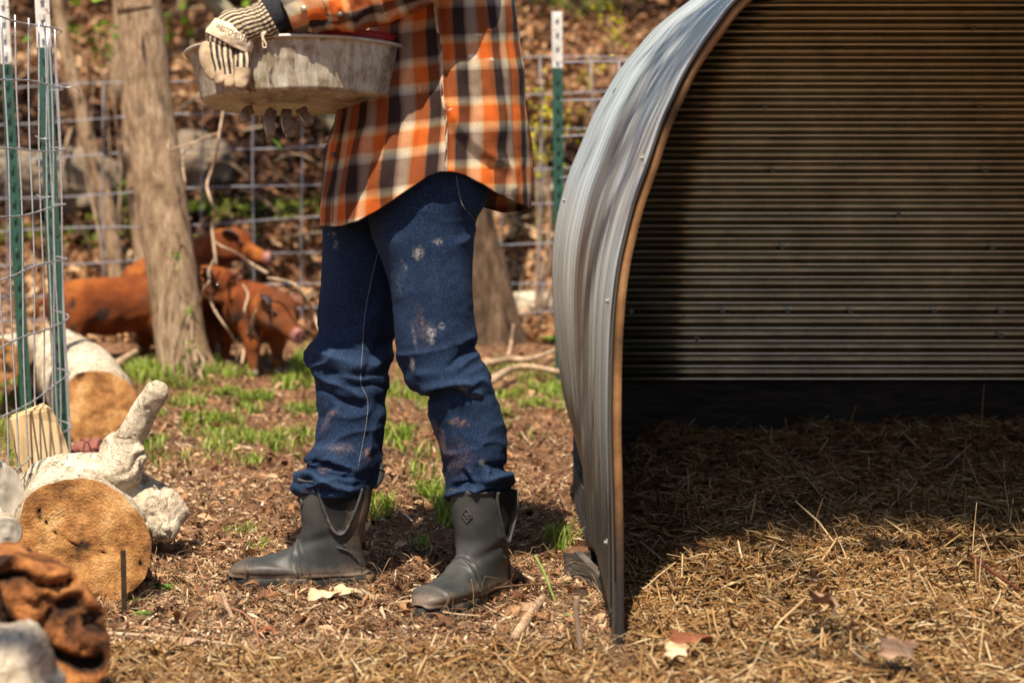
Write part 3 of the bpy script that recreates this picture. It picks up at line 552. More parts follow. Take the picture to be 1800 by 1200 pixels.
# ============================================================ LOGS AND STONES
def woodface(name, cols, rings=26):
    m, nt, b = new(name, .85, 0, .2); uvc = coords(nt, 'UV'); co = coords(nt)
    s = nd(nt, 'ShaderNodeVectorMath', operation='LENGTH'); L(nt, uvc, s.inputs[0])
    warp = mth(nt, 'ADD', s.outputs['Value'], mth(nt, 'MULTIPLY', nz(nt, co, 6, 3), .35))
    w_ = mth(nt, 'SINE', mth(nt, 'MULTIPLY', warp, rings*6.28)); f = mth(nt, 'ADD', mth(nt, 'MULTIPLY', nz(nt, co, 11, 7, .65), 1.0), mth(nt, 'MULTIPLY', w_, .006))
    c = ramp(nt, f, [(.32, cols[0]), (.46, cols[1]), (.56, cols[2]), (.68, cols[3])])
    c = mix(nt, ramp(nt, nz(nt, co, 7, 6, .7), [(.60, (0, 0, 0)), (.72, (.8, .8, .8))]), c, (.10, .045, .018))
    dp = nd(nt, 'ShaderNodeAttribute', attribute_name='deep'); c = mix(nt, ramp(nt, mth(nt, 'ADD', dp.outputs['Fac'], mth(nt, 'MULTIPLY', nz(nt, co, 40, 5), .3)), [(.45, (0, 0, 0)), (.85, (.95, .95, .95))]), c, (.02, .011, .007)); fib = nz(nt, coords(nt, 'Object', (1, 1, 1)), 170, 3, .7); c = mix(nt, .55, c, ramp(nt, fib, [(.3, (.45, .4, .36)), (.6, (1.1, 1.1, 1.1))]), 'MULTIPLY')
    L(nt, c, b.inputs['Base Color']); bump(nt, b, mth(nt, 'ADD', fib, mth(nt, 'MULTIPLY', w_, .02)), 1.0, .006); return m
M_cut = woodface('cut_wood', [(.10, .042, .014), (.32, .145, .045), (.46, .24, .085), (.60, .38, .18)])
M_cut2 = woodface('rusty_cut_wood', [(.022, .011, .007), (.17, .06, .018), (.36, .14, .04), (.50, .25, .09)], 14)
m, nt, b = new('driftwood', .85, 0, .2); co = coords(nt)
c = ramp(nt, nz(nt, co, 10, 9, .7, .8), [(.30, (.20, .14, .09)), (.43, (.52, .42, .30)), (.56, (.70, .60, .45)), (.72, (.80, .72, .58))])
stk = nz(nt, coords(nt, 'Object', (1, .22, 1), (.3, .2, 0)), 46, 6, .75, .4); c = mix(nt, .75, c, ramp(nt, stk, [(.34, (.42, .36, .30)), (.52, (1, 1, 1))]), 'MULTIPLY')
c = mix(nt, ramp(nt, nz(nt, co, 13, 8, .75, 1.2), [(.57, (0, 0, 0)), (.63, (.9, .9, .9))]), c, (.075, .048, .03)); c = mix(nt, ramp(nt, nz(nt, coords(nt, 'Object', (1, .14, 1), (.3, .2, 0)), 24, 3, .5, 2.0), [(.485, (0, 0, 0)), (.5, (.85, .85, .85)), (.515, (0, 0, 0))]), c, (.05, .033, .02))
L(nt, c, b.inputs['Base Color']); bump(nt, b, mth(nt, 'ADD', stk, nz(nt, co, 60, 7, .75)), 1.0, .008); M_drift = m
M_greyw = simple('grey_wood', [(.16, .14, .11), (.34, .30, .24), (.52, .46, .38)], 16, (1, 1, .3), .9, bs=.9, bd=.005)
def log(name, lab, pts, r, mb, mc, ns=56, rough_=.08, cut=(.012, 0), torn=0, face_dir=None, cracks=None):
    """pts: axis from the cut end backwards (world), r: radii"""
    pts = [np.array(p, float) for p in pts]; t = empty(name, (pts[0][0], pts[0][1], pts[0][2]-r[0]), lab, 'log')
    V, F, uv = tubeW(pts, r, ns, 70, cap=False); V = V.reshape(70, ns, 3); c = V.mean(1, keepdims=True)
    V = c+(V-c)*(1+rough_*fbm(V*np.array([1, 1, 1]), 6, 4)[..., None]+.02*fbm(V, 45, 2)[..., None])
    dpb = np.exp(-(fbm(V, 7, 3, 40)/.11)**2)*(torn > 0); rad_ = (V-c)/np.linalg.norm(V-c, axis=-1, keepdims=True); V = V-rad_*((torn*dpb+torn*.35*np.abs(fbm(V, 28, 3))*(torn > 0))[..., None])
    T = pts[1]-pts[0]; T /= np.linalg.norm(T)
    if face_dir is not None:
        N = np.array(face_dir, float); N /= np.linalg.norm(N); off = ((V[:1]-c[:1])@N)/(T@N); V[:6] = V[:6]-T*(off[..., None]*np.linspace(1, 0, 6)[:, None, None])
    ob_ = obj('bark' if mb is not M_drift else 'log_body', V, gridF(70, ns)[:, ::-1], mb, t); ab_ = ob_.data.attributes.new('deep', 'FLOAT', 'POINT'); ab_.data.foreach_set('value', (dpb*1.2).astype(np.float32).ravel())
    back = V[-1]; nb = np.vstack([back, back.mean(0)[None]]); obj('end_face', nb, [(i, (i+1) % ns, ns) for i in range(ns)], mc, t)
    # cut face, a disc of rings following the real outline
    rim = V[0]; cen = rim.mean(0); K = 26; g = []
    for k in range(K):
        q = (k/(K-1)); g.append(cen+(rim-cen)*q*1.0)
    g = np.array(g); rr = np.linspace(0, 1, K)[:, None]; ph = np.linspace(0, 6.283, ns, endpoint=False)
    fn = fbm(g, 16, 4)*cut[0]*.5+fbm(g, 60, 2)*cut[0]*.16-(torn*3.2)*np.exp(-(np.abs(fbm(g, 8, 3, 77))/.07))+torn*.5*np.round(2.5*noise(g, 14, 5))
    if cracks:
        for ang, r0, r1, wd, dp in cracks:
            a = (ph-ang+math.pi) % (2*math.pi)-math.pi; dist = np.abs(a[None]+.35*noise(g, 9))*rr; fn = fn-dp*np.exp(-(dist/wd)**2)*sm(r0-.1, r0+.05, rr)*sm(r1+.1, r1-.05, rr)
    fn = fn*sm(1.0, .93, rr); deep_ = np.clip(-fn/max(cut[0]*.55, .006), 0, 1)
    g = g-T*fn[..., None]-T*.0005
    uv = np.stack([rr*np.cos(ph), rr*np.sin(ph)], -1).reshape(-1, 2); obj('cut_face', g, gridF(K, ns), mc, t, uv); at_ = t.children[-1].data.attributes.new('deep', 'FLOAT', 'POINT') if False else bpy.data.objects[[o.name for o in COL.objects if o.parent == t][-1]].data.attributes.new('deep', 'FLOAT', 'POINT'); at_.data.foreach_set('value', deep_.astype(np.float32).ravel()); return t
# big log with the round orange face, beside the stake
log('driftwood_log', 'pale log with broad orange brown cut face, behind the upright metal stake', [p1(142, 965, 3.86), p1(125, 925, 4.15), p1(105, 890, 4.45)], [.138, .13, .10], M_drift, M_cut, 72, .13, (.016, 0), face_dir=(.05, -1, .12), cracks=[(1.35, .7, 1, .04, .03), (2.3, .75, 1, .02, .02), (.2, .3, .9, .008, .012), (4.0, .1, .8, .008, .012)])
# forked driftwood with the upright stub
def dd(V): return .006*fbm(V, 8, 3)+.0012*np.abs(fbm(V, 20, 3))+.0014*fbm(V, 70, 2)-.007*np.exp(-(fbm(V*np.array([1, 1, .45]), 26, 2, 50)/.06)**2)*sm(-.2, .4, noise(V, 8, 17))-.016*np.exp(-((fbm(V, 7, 2, 30))/.07)**2)*sm(.1, .5, noise(V, 5, 7))
def W(u, v, D): return np.array(p1(u, v, D))
V, F = union([(W(95, 868, 4.30), W(190, 862, 4.32), .085, .095), (W(190, 862, 4.32), W(262, 892, 4.33), .085, .068), (W(262, 892, 4.33), W(296, 902, 4.3), .068, .044), (W(190, 850, 4.30), W(205, 790, 4.28), .045, .042),
              (W(205, 830, 4.27), W(226, 772, 4.27), .05, .038), (W(226, 772, 4.27), W(258, 712, 4.25), .036, .031), (W(258, 712, 4.25), W(274, 690, 4.24), .031, .030), (W(225, 830, 4.26), W(238, 800, 4.25), .036, .030),
              (W(60, 862, 4.35), W(130, 838, 4.34), .05, .05), (W(262, 893, 4.28), W(290, 925, 4.26), .05, .035), (W(296, 880, 4.3), W(312, 900, 4.3), .03, .03)], .0046, 4, dd)
o = obj('forked_driftwood', V, F, M_drift, None, org=tuple(W(200, 960, 4.3))); tag(o, 'bleached forked driftwood with an upright knobbly stub, behind the orange cut log', 'driftwood')
# log lying behind the wire mesh
log('sawn_log', 'pale sawn log with orange end lying past the wire mesh, below the left pig', [p1(176, 722, 6.0), p1(140, 668, 6.5), p1(104, 640, 7.1)], [.125, .14, .13], M_drift, M_cut, 48, .08, face_dir=(.2, -1, .25))
log('small_log', 'small pale log with orange end at the far left edge behind the mesh', [p1(-2, 635, 6.3), p1(30, 622, 6.8), p1(75, 615, 7.4)], [.075, .075, .06], M_drift, M_cut, 32)
# split billet standing on end
V, F, _ = box((0, 0, 0), (.125, .085, .17)); me = bmesh.new()
bm = bmesh.new(); vs = [bm.verts.new(v) for v in V]; [bm.faces.new([vs[i] for i in f]) for f in F]; bmesh.ops.bevel(bm, geom=bm.edges[:], offset=.006, segments=2, affect='EDGES'); bmesh.ops.triangulate(bm, faces=bm.faces[:]); bmesh.ops.subdivide_edges(bm, edges=bm.edges[:], cuts=3)
V = np.array([v.co[:] for v in bm.verts]); F = [tuple(v.index for v in f.verts) for f in bm.faces]; bm.verts.index_update(); F = [tuple(v.index for v in f.verts) for f in bm.faces]; bm.free()
V[:, 0] *= 1-.25*(V[:, 2] > 0)*V[:, 2]/.085; V += .006*np.stack([noise(V, 14), noise(V, 15, 5), noise(V, 13, 9)], -1)
Mx = Matrix.Rotation(.35, 3, 'Z') @ Matrix.Rotation(-.28, 3, 'Y'); V = V @ np.array(Mx).T+np.array(p1(68, 778, 4.62))
tag(obj('split_firewood', V, F, simple('fresh_wood', [(.36, .22, .10), (.58, .40, .20), (.70, .52, .30)], 16, (1, 1, .25), .8, bs=.7), None, org=p1(68, 830, 4.62), smooth=False), 'tan split firewood block standing on end in front of the wire mesh', 'firewood')
# blurred near stump and stones
log('fissured_log', 'blurred rusty orange fissured log face nearest the camera at lower left', [p1(38, 1128, 2.93), p1(10, 1110, 3.1), p1(-30, 1100, 3.3)], [.140, .14, .13], M_cut2, M_cut2, 96, .12, (.050, 0), torn=.014, face_dir=(.12, -1, .2), cracks=[(2.2, .1, .9, .07, .05), (.3, .2, 1, .06, .05), (4.4, .0, .8, .05, .04), (3.3, .3, 1, .05, .04)])
def rock(name, lab, cat, c, s, m, seed=0, amp=.18, n=40):
    th = np.linspace(.02, math.pi-.02, n)[:, None]; ph = np.linspace(0, 2*math.pi, n*2, endpoint=False)[None]
    d = np.stack(np.broadcast_arrays(np.sin(th)*np.cos(ph), np.sin(th)*np.sin(ph), np.cos(th)+0*ph), -1); r = 1+amp*fbm(d, 1.6, 4, seed)+amp*.5*np.abs(noise(d, 3, seed+3)); g = np.array(c)+d*r[..., None]*np.array(s)
    nn = n*2; F = [tuple(f) for f in gridF(n, nn)]+[tuple(range(nn))[::-1], tuple(range((n-1)*nn, n*nn))]
    return tag(obj(name, g.reshape(-1, 3), F, m, None, org=(c[0], c[1], c[2]-s[2])), lab, cat)
rock('pale_stump', 'blurred cream coloured wood lump in the bottom left corner', 'stump', p1(14, 1222, 2.72), (.085, .09, .105), M_drift, 3)
log('grey_log', 'cracked grey log end at the left edge above the rusty log', [p1(-22, 872, 4.05), p1(-50, 850, 4.4), p1(-90, 830, 4.8)], [.085, .085, .07], M_greyw, M_greyw, 40, .1, face_dir=(.3, -1, .2), cracks=[(2, .2, 1, .05, .03)])
log('bleached_branch', 'short bleached branch end at the left edge between grey log and rusty log', [p1(12, 935, 3.6), p1(-20, 915, 3.75), p1(-60, 900, 3.95)], [.030, .035, .035], M_drift, M_greyw, 28)
rock('reddish_stone', 'reddish flat stone between the sawn log and the driftwood', 'stone', p1(163, 790, 5.3), (.055, .05, .03), simple('red_stone', [(.16, .05, .035), (.30, .11, .08)], 12))
M_rock = simple('field_stone', [(.09, .065, .045), (.18, .135, .09), (.27, .21, .15)], 5, rough=.9, bs=.8, bd=.02)
places = [('left of the leaning sapling', 120, 330, 10.2, .3, .2), ('between the near trunk and the pan vine', 345, 300, 10.6, .24, .2), ('far left on the slope', 20, 320, 10.5, .25, .17), ('behind the fence right of the shirt hem', 960, 345, 10.4, .16, .10)]
for k, (lab, u, v, D, sx, sz) in enumerate(places): rock('boulder', 'blurred brownish boulder on the slope '+lab, 'boulder', p1(u, v, D), (sx, .25, sz), M_rock, k*5)
log('bleached_log', 'bleached log lying between the dark tree base and the shelter', [p1(900, 542, 9.0), p1(950, 536, 9.05), p1(1060, 528, 9.2)], [.075, .07, .06], M_drift, M_drift, 30)
log('bleached_log', 'bleached log on the ground behind the legs of the rightmost pig', [p1(440, 592, 8.9), p1(530, 588, 8.9), p1(680, 580, 8.9)], [.06, .08, .07], M_drift, M_drift, 30)
M_root = simple('dry_branch', [(.17, .10, .06), (.38, .26, .16), (.52, .39, .26)], 25, rough=.9)
for lab, pts, r in [('crooked dry branch on the ground right of the near knee', [(865, 668), (900, 648), (935, 645), (990, 655)], .016), ('dry root lying across the litter left of the shelter wall', [(850, 640), (895, 632), (935, 630), (985, 612)], .014),
                    ('thin upright dry stick leaning by the dark tree base', [(893, 625), (898, 605), (903, 570)], .008), ('dry branch lying under the left pig beside the sawn log', [(205, 640), (228, 625), (250, 612)], .018)]:
    limb('dry_branch', lab, 'branch', [gpt(u, v, .10) if i == 0 or 'lying' in lab or 'ground' in lab else p1(u, v, gpt(893, 625, .08)[1]) for i, (u, v) in enumerate(pts)], [r, r*.6], M_root)
# ============================================================ PIGS
m, nt, b = new('pig_hair', .8, 0, .2); co = coords(nt)
c = ramp(nt, nz(nt, co, 5, 5, .6), [(.3, (.07, .016, .004)), (.5, (.23, .055, .010)), (.68, (.44, .14, .026))])
c = mix(nt, ramp(nt, nz(nt, co, 8.5, 3, .5), [(.60, (0, 0, 0)), (.66, (.9, .9, .9))]), c, (.03, .018, .014)); hair = nz(nt, coords(nt, 'Object', (50, 200, 200)), 1, 4, .8)
c = mix(nt, .5, c, ramp(nt, hair, [(.3, (.6, .6, .6)), (.7, (1.1, 1.1, 1.1))]), 'MULTIPLY'); c = mix(nt, ramp(nt, nz(nt, co, 4, 6, .7), [(.48, (0, 0, 0)), (.66, (.7, .7, .7))]), c, (.11, .055, .03)); L(nt, c, b.inputs['Base Color']); bump(nt, b, hair, 1.0, .008); M_pig = m
M_pigd = simple('dark_pig_hair', [(.045, .016, .008), (.10, .034, .014), (.17, .06, .02)], 8, rough=.65)
M_pigm = simple('brown_pig_hair', [(.05, .016, .007), (.15, .045, .014), (.26, .09, .026)], 7, rough=.65)
M_snout = simple('pig_snout', [(.16, .06, .05), (.30, .13, .11)], 20, rough=.45)
M_ear = simple('pig_ear_black', [(.02, .015, .013), (.06, .045, .04)], 12, rough=.6); M_eye = simple('pig_eye', [(.006, .004, .003), (.01, .008, .006)], 10, rough=.1, spec=.8); M_hoof = simple('hoof', [(.10, .07, .05), (.2, .15, .11)], 20)
M_cream = simple('cream_hair', [(.34, .20, .11), (.48, .33, .2)], 10)
def pig(lab, u, vfoot, D, yaw, s=1.0, pitch=0, hyaw=0, hpit=0, zoff=0.0, mat_=None, legs=True, earm=None, blaze=False, zabs=None):
    X = (u-900)/FPX*D; z = (zabs if zabs is not None else float(G(X, D))+zoff); t = empty('pig', (X, D, z), lab, 'pig', 'young rust coloured pigs under the trees')
    Mb = Matrix.Translation((X, D, z)) @ Matrix.Rotation(yaw, 4, 'Z') @ Matrix.Scale(s, 4); Mp = Mb @ Matrix.Translation((0, 0, .24)) @ Matrix.Rotation(-pitch, 4, 'Y') @ Matrix.Translation((0, 0, -.24))
    Mh = Mp @ Matrix.Translation((.23, 0, .285)) @ Matrix.Rotation(hyaw, 4, 'Z') @ Matrix.Rotation(-hpit, 4, 'Y')
    f = lambda M_, p: np.array((M_ @ Vector(p))[:])
    c = [((-.20, 0, .262), (-.05, 0, .255), .108, .122), ((-.05, 0, .255), (.12, 0, .262), .122, .110), ((.12, 0, .265), (.22, 0, .285), .105, .082), ((-.16, 0, .30), (.1, 0, .305), .078, .075)]
    c = [(f(Mp, a), f(Mp, b_), r0*s, r1*s) for a, b_, r0, r1 in c]
    hc = [((0, 0, 0), (.07, 0, .01), .082, .076), ((.07, 0, .0), (.15, 0, -.035), .064, .044), ((.15, 0, -.035), (.20, 0, -.05), .042, .036), ((.05, .035, -.02), (.09, .028, -.03), .048, .04), ((.05, -.035, -.02), (.09, -.028, -.03), .048, .04)]
    c += [(f(Mh, a), f(Mh, b_), r0*s, r1*s) for a, b_, r0, r1 in hc]
    for sy in (-1, 1):
        c += [(f(Mp, (-.20, .055*sy, .22)), f(Mb, (-.19+.02*sy, .062*sy, .14)), .072*s, .046*s), (f(Mb, (-.19+.02*sy, .062*sy, .14)), f(Mb, (-.235+.02*sy, .06*sy, .095)), .040*s, .026*s), (f(Mb, (-.235+.02*sy, .06*sy, .095)), f(Mb, (-.215+.02*sy, .06*sy, .02)), .024*s, .021*s)]
        c += [(f(Mp, (.14, .055*sy, .20)), f(Mb, (.145-.02*sy, .06*sy, .12)), .058*s, .036*s), (f(Mb, (.145-.02*sy, .06*sy, .12)), f(Mb, (.15-.02*sy, .06*sy, .02)), .031*s, .022*s)]
    V, F = union(c, .0095, 5, lambda V: .003*fbm(V, 25, 2)); obj('body', V, F, mat_ or M_pig, t)
    def hp(V): return np.array(V) @ np.array(Mh.to_3x3()).T+np.array(Mh.translation)
    for sy, em in ((-1, M_ear), (1, earm or M_pigd)):
        g = []
        for a in np.linspace(0, 1, 9):
            for q in np.linspace(-1, 1, 7): wd = .042*(math.sin(math.pi*min(1, a*.75+.22)))*(1-a**4*.9); g.append((.035+.085*a, sy*(.055+.030*a)+q*wd*.75*sy, .062+.022*math.sin(a*2.2)-.035*a*a-.012*q*q+.012*q))
        o = obj('ear', hp(np.array(g)), gridF(9, 7, False), em, t); md = o.modifiers.new('t', 'SOLIDIFY'); md.thickness = .006
        V, F, _ = capsule((.118, sy*.050, .014), (.118, sy*.0505, .014), .011, .011, 12); obj('eye', hp(V), F, M_eye, t)
    V, F, _ = capsule((.225, 0, -.052), (.238, 0, -.054), .034, .031, 20); V[:, 0] = np.minimum(V[:, 0], .246); o = obj('snout', hp(V), F, M_snout, t)
    for sy in (-1, 1): V, F, _ = capsule((.243, sy*.012, -.052), (.2475, sy*.012, -.052), .0065, .0065, 8); obj('nostril', hp(V), F, M_eye, t)
    for sx in (-.213, .152):
        for sy in (-1, 1): dx = .02*sy*(1 if sx < 0 else -1); V, F, _ = capsule((sx+dx, .06*sy, .012), (sx+dx+.015, .06*sy, .010), .022, .018, 12); obj('hoof', (V*s) @ np.array(Matrix.Rotation(yaw, 3, 'Z')).T+np.array([X, D, z]), F, M_hoof, t)
    V, F, uv = tubeW([f(Mp, (-.295, 0, .30)), f(Mp, (-.33, .01, .27)), f(Mp, (-.335, .02, .22))], [.011*s, .006*s], 8, 12); obj('tail', V, F, mat_ or M_pig, t)
    if blaze: V, F, _ = capsule((-.005, -.056, -.052), (.022, -.056, -.062), .027, .022, 16); obj('cream_patch', hp(V), F, M_cream, t)
    return t
pig('rust coloured pig at the left, its head hidden behind the near tree trunk', 206, 640, 7.75, .5, 1.0, zoff=-.03)
pig('dark faced pig peering out right beside the near tree trunk', 318, 640, 7.8, -.95, 1.0, hpit=-.25, hyaw=.35, pitch=.15)
pig('rearmost pig with its head raised above the others', 318, 640, 8.15, -.25, .95, pitch=.38, hpit=-.38, zabs=.17)
pig('rightmost pig, ginger with black ear, facing the camera', 446, 640, 7.5, -1.15, .94, hyaw=.25, hpit=-.2)
# ============================================================ SMALL THINGS ON THE GROUND
M_stake = simple('rusty_flat_steel', [(.012, .009, .006), (.035, .024, .014), (.06, .04, .02)], 30, rough=.7, metal=.3)
g0 = np.array(gpt(219, 1085)); V, F, _ = box((0, 0, .055), (.0105, .003, .17)); V = V+g0
V2 = V.copy(); V2[:, 2] -= 0; tag(obj('metal_stake', V2, F, M_stake, None, org=tuple(g0), smooth=False), 'thin dark flat metal stake upright before the orange cut log', 'stake')
def stick(nm, lab, pts, r, m, z0=.01, cat='stick', up=None, ns=8):
    q = []
    for i, (u, v) in enumerate(pts): q.append(gpt(u, v, z0) if up is None else p1(u, v, gpt(*pts[0])[1]+up*i))
    V, F, uv = tubeW(q, r, ns, 34, nz=.14, nzs=60); return tag(obj(nm, V, F, m, None, uv, org=tuple(q[0])), lab, cat)
M_green = simple('green_shoot', [(.14, .20, .04), (.28, .36, .09)], 20, rough=.5)
stick('long_twig', 'long grey brown twig lying across the straw at lower left', [(172, 1112), (250, 1116), (340, 1124), (440, 1136)], [.0045, .003], M_twig, .018)
stick('green_shoot', 'single green stem leaning beside the near boot', [(978, 1062), (966, 1030), (955, 1003), (940, 976)], [.0032, .0026], M_green, cat='shoot', up=.01)
stick('upright_stick', 'short upright peeled stick stuck in the ground near the shelter corner', [(1022, 1165), (1018, 1120), (1013, 1075), (1014, 1048)], [.006, .0055], M_twig, up=-.004)
stick('knotted_stick', 'knotted brown stick lying right of the near boot toe', [(905, 1118), (925, 1090), (945, 1062), (955, 1050)], [.009, .011, .008], M_root, .02)
stick('red_vine', 'thin reddish vine arching on the ground below the far boot', [(383, 1045), (395, 1065), (425, 1075), (448, 1100), (455, 1135)], [.0028, .002], simple('red_stem', [(.22, .09, .05), (.36, .17, .10)], 30), .02)
stick('thin_twig', 'thin pale twig lying in front of the near boot', [(765, 1072), (800, 1078), (845, 1082)], [.002, .0015], M_root, .02)
stick('curved_root', 'brown curved root lying between the two boots', [(640, 1075), (690, 1060), (740, 1055)], [.004, .003], M_root, .012)
stick('dark_stick', 'short dark stick stub leaning left of the far boot toe', [(412, 1092), (400, 1068), (388, 1040)], [.006, .004], M_root, up=.01)
stick('straw_stalk', 'tall straw stalk standing up in the bedding right of centre', [(1378, 1050), (1372, 1010), (1365, 985), (1358, 950)], [.003, .002], M_straw, cat='stalk', up=.004)
stick('dark_reed', 'dark red twig lying in the bedding near the right edge', [(1705, 975), (1745, 1005), (1790, 1035)], [.004, .003], simple('dark_red', [(.08, .02, .012), (.15, .04, .02)], 20), .11)
stick('bark_stub', 'dark bark covered stub standing in the bedding at the back left', [(1264, 815), (1262, 785), (1258, 755)], [.011, .010], M_root, up=.0)
g_ = np.array(gpt(1016, 1012)); log('ground_post', 'round grey barked wood stub sunk beside the shelter wall', [g_+np.array([0, 0, .06]), g_+np.array([.004, 0, .02]), g_+np.array([.008, 0, -.06])], [.034, .035, .036], M_skid, M_soil, 30, .06)
V, F, _ = box((0, 0, 0), (.018, .16, .06)); V = V @ np.array(Matrix.Rotation(.5, 3, 'Z') @ Matrix.Rotation(.3, 3, 'X')).T+np.array(gpt(1044, 1040))+np.array([0, .02, .02]); tag(obj('wood_offcut', V, F, M_skid, None, org=gpt(1044, 1040), smooth=False), 'grey wooden offcut wedged against the shelter skid', 'offcut')
def leaf(u, v, size, yaw, lab, col, name='dead_leaf', z=.02, tilt=.2, fold=.25):
    t = np.linspace(-1, 1, 15); g = []
    for a in np.linspace(0, 1, 15):
        wd = .36*math.sin(math.pi*a**.8)*(1+.28*math.sin(a*15)); 
        for q in t: g.append(((a-.5), q*wd, fold*abs(q)*wd+.10*math.sin(a*5+q*2)+.05*math.sin(q*7+a*9)))
    V = np.array(g)*size; V = V @ np.array(Matrix.Rotation(yaw, 3, 'Z') @ Matrix.Rotation(tilt, 3, 'X')).T; p = np.array(gpt(u, v, z)); p[2] = z+float(G(p[0], p[1]))
    return tag(obj(name, V+p, gridF(15, 15, False), col, None, org=tuple(p)), lab, 'leaf')
M_l1 = simple('pale_dead_leaf', [(.42, .30, .17), (.60, .45, .28)], 18, rough=.7); M_l2 = simple('rust_dead_leaf', [(.18, .055, .022), (.30, .11, .045)], 18, rough=.7); M_l3 = simple('brown_dead_leaf', [(.26, .15, .09), (.38, .24, .15)], 18, rough=.7)
for a in [(572, 1046, .075, .3, 'pale curled dead leaf against the sole of the far boot', M_l1), (612, 1044, .07, -.5, 'pale dead leaf just right of the one at the far boot sole', M_l1), (1448, 1055, .085, 1.9, 'large tan dead leaf standing in the straw bedding', M_l3, 'dead_leaf', .14, .9), (1190, 1140, .055, .6, 'small cream dead leaf on the straw near the shelter mouth', M_l1, 'dead_leaf', .08, .5),
          (1215, 1110, .08, .1, 'rust red dead leaf half sunk in the straw near the shelter mouth', M_l2, 'dead_leaf', .08), (1580, 1140, .08, .4, 'brown dead leaf on the straw at lower right', M_l3, 'dead_leaf', .10, .5), (1250, 955, .06, .4, 'small rust leaf deep in the shaded bedding', M_l2, 'dead_leaf', .10, .4), (1500, 930, .045, 1.4, 'small dark leaf in the middle of the shaded bedding', M_l2, 'dead_leaf', .10, .4),
          (930, 1068, .05, .9, 'brown dead leaf beside the knotted stick', M_l3), (330, 1130, .05, .2, 'brown dead leaf below the long twig', M_l3), (470, 1105, .045, 2.2, 'small rust leaf in front of the far boot', M_l2)]: leaf(*a)
def sprout(u, v, n, size, lab, name='sprout'):
    p = np.array(gpt(u, v)); p[2] = float(G(p[0], p[1])); t = empty(name, tuple(p), lab, 'sprout'); V, F, uv = tubeW([p-[0, 0, .01], p+[0, 0, size*.8]], [.0015, .001], 6, 6); obj('stem', V, F, M_green, t)
    for k in range(n):
        a = k*2.4; g = []
        for x in np.linspace(0, 1, 7):
            for q in (-1, -.5, 0, .5, 1): g.append((x*size, q*size*.34*math.sin(math.pi*min(1, x*.85+.1)), size*.5+x*size*.35-x*x*size*.3+abs(q)*size*.1))
        V = np.array(g) @ np.array(Matrix.Rotation(a, 3, 'Z')).T+p; obj('leaf', V, gridF(7, 5, False), M_gleaf, t, np.full((35, 2), R.random()))
M_gleaf = randcol('sprout_leaf', [(.05, .16, .015), (.12, .28, .03), (.20, .38, .06)], .45, .4, .35)
for a in [(235, 1062, 5, .02, 'small green sprout right of the metal stake foot'), (253, 1093, 6, .024, 'bright green sprout below the metal stake'), (288, 1042, 6, .026, 'low leafy sprout right of the orange cut log'), (575, 1101, 3, .012, 'tiny green leaf pair between the boots'), (1000, 1095, 4, .015, 'tiny seedling left of the shelter corner'),
          (942, 605, 6, .05, 'pale green seedling beside the dark tree base'), (965, 635, 6, .05, 'pale green seedling above the crooked dry branch'), (900, 622, 5, .045, 'pale green seedling right of the person, knee high'), (985, 1020, 3, .012, 'tiny yellow green seedling near the grey wood stub')]: sprout(*a)
M_yel = randcol('yellow_leaf', [(.55, .50, .02), (.75, .62, .03), (.45, .5, .04)], .5, .3, .4)
def shrub(pix, D, lab, n, spread, size, m, name='shrub'):
    b0 = p1(pix[0][0], pix[0][1], D); t = empty(name, b0, lab, 'shrub'); it = []; C = []
    for u, v in pix: e = np.array(p1(u, v, D+R.uniform(-.15, .15))); C.append(e); s = np.array([b0[0]+R.uniform(-.05, .05), D, float(G(b0[0], D))]); it.append(tubeW([s, (s+e)/2+np.array([R.uniform(-.06, .06), 0, 0]), e], [.006, .002], 5, 10))
    V, F, uv = merge(it); obj('stems', V, F, M_twig, t); leafcloud(C, n, spread, size, 'foliage', m, t)
shrub([(180, 52), (172, 48), (180, 92), (188, 96), (212, 60), (122, 55), (118, 50), (150, 70)], 9.4, 'yellow green budding shrub left of the near tree top', 90, .028, .035, M_spring)
shrub([(292, 42), (288, 50)], 9.3, 'small sprig of spring leaves right of the near tree top', 22, .02, .035, M_spring)
shrub([(1075, 38), (1068, 25), (1085, 60), (1030, 130), (1050, 120)], 9.5, 'yellow flowering twigs above the T-post beside the shelter top', 70, .03, .03, M_yel)
shrub([(955, 225), (950, 260), (965, 300), (940, 240), (1000, 215), (975, 190), (955, 180), (1030, 240)], 8.9, 'yellow green weeds climbing the fence beside the shelter', 190, .05, .032, M_yel)
shrub([(220, 335), (222, 345), (216, 350)], 9.6, 'small green sprig low on the slope left of the near tree', 26, .025, .035, M_spring)
shrub([(306, 452), (314, 458), (318, 455)], 7.2, 'tiny bright leaves on the front of the near trunk at mid height', 14, .010, .025, M_spring)
shrub([(333, 538), (335, 548), (334, 552)], 7.15, 'tiny bright leaves on the right side of the near trunk', 12, .008, .025, M_spring)
shrub([(332, 612), (345, 612)], 7.15, 'tiny leaves at the foot of the near trunk, right side', 12, .010, .025, M_spring)
# ============================================================ PERSON
person = empty('person', (-.10, 4.0, 0), 'person in orange plaid shirt, blue jeans and black boots holding a feed pan', 'person')
def attr(o, name, vals):
    a = o.data.attributes.new(name, 'FLOAT', 'POINT'); a.data.foreach_set('value', np.asarray(vals, np.float32).ravel())
def blobs(U, V, S):
    f = np.zeros(U.shape)
    for u, v, a, b_, amp, rot in S:
        c, s = math.cos(rot), math.sin(rot); x, y = (U-u)*c+(V-v)*s, -(U-u)*s+(V-v)*c
        q = np.sqrt((x/a)**2+(y/b_)**2); f = np.maximum(f, amp*np.clip(1.3-q, 0, 1))
    return f
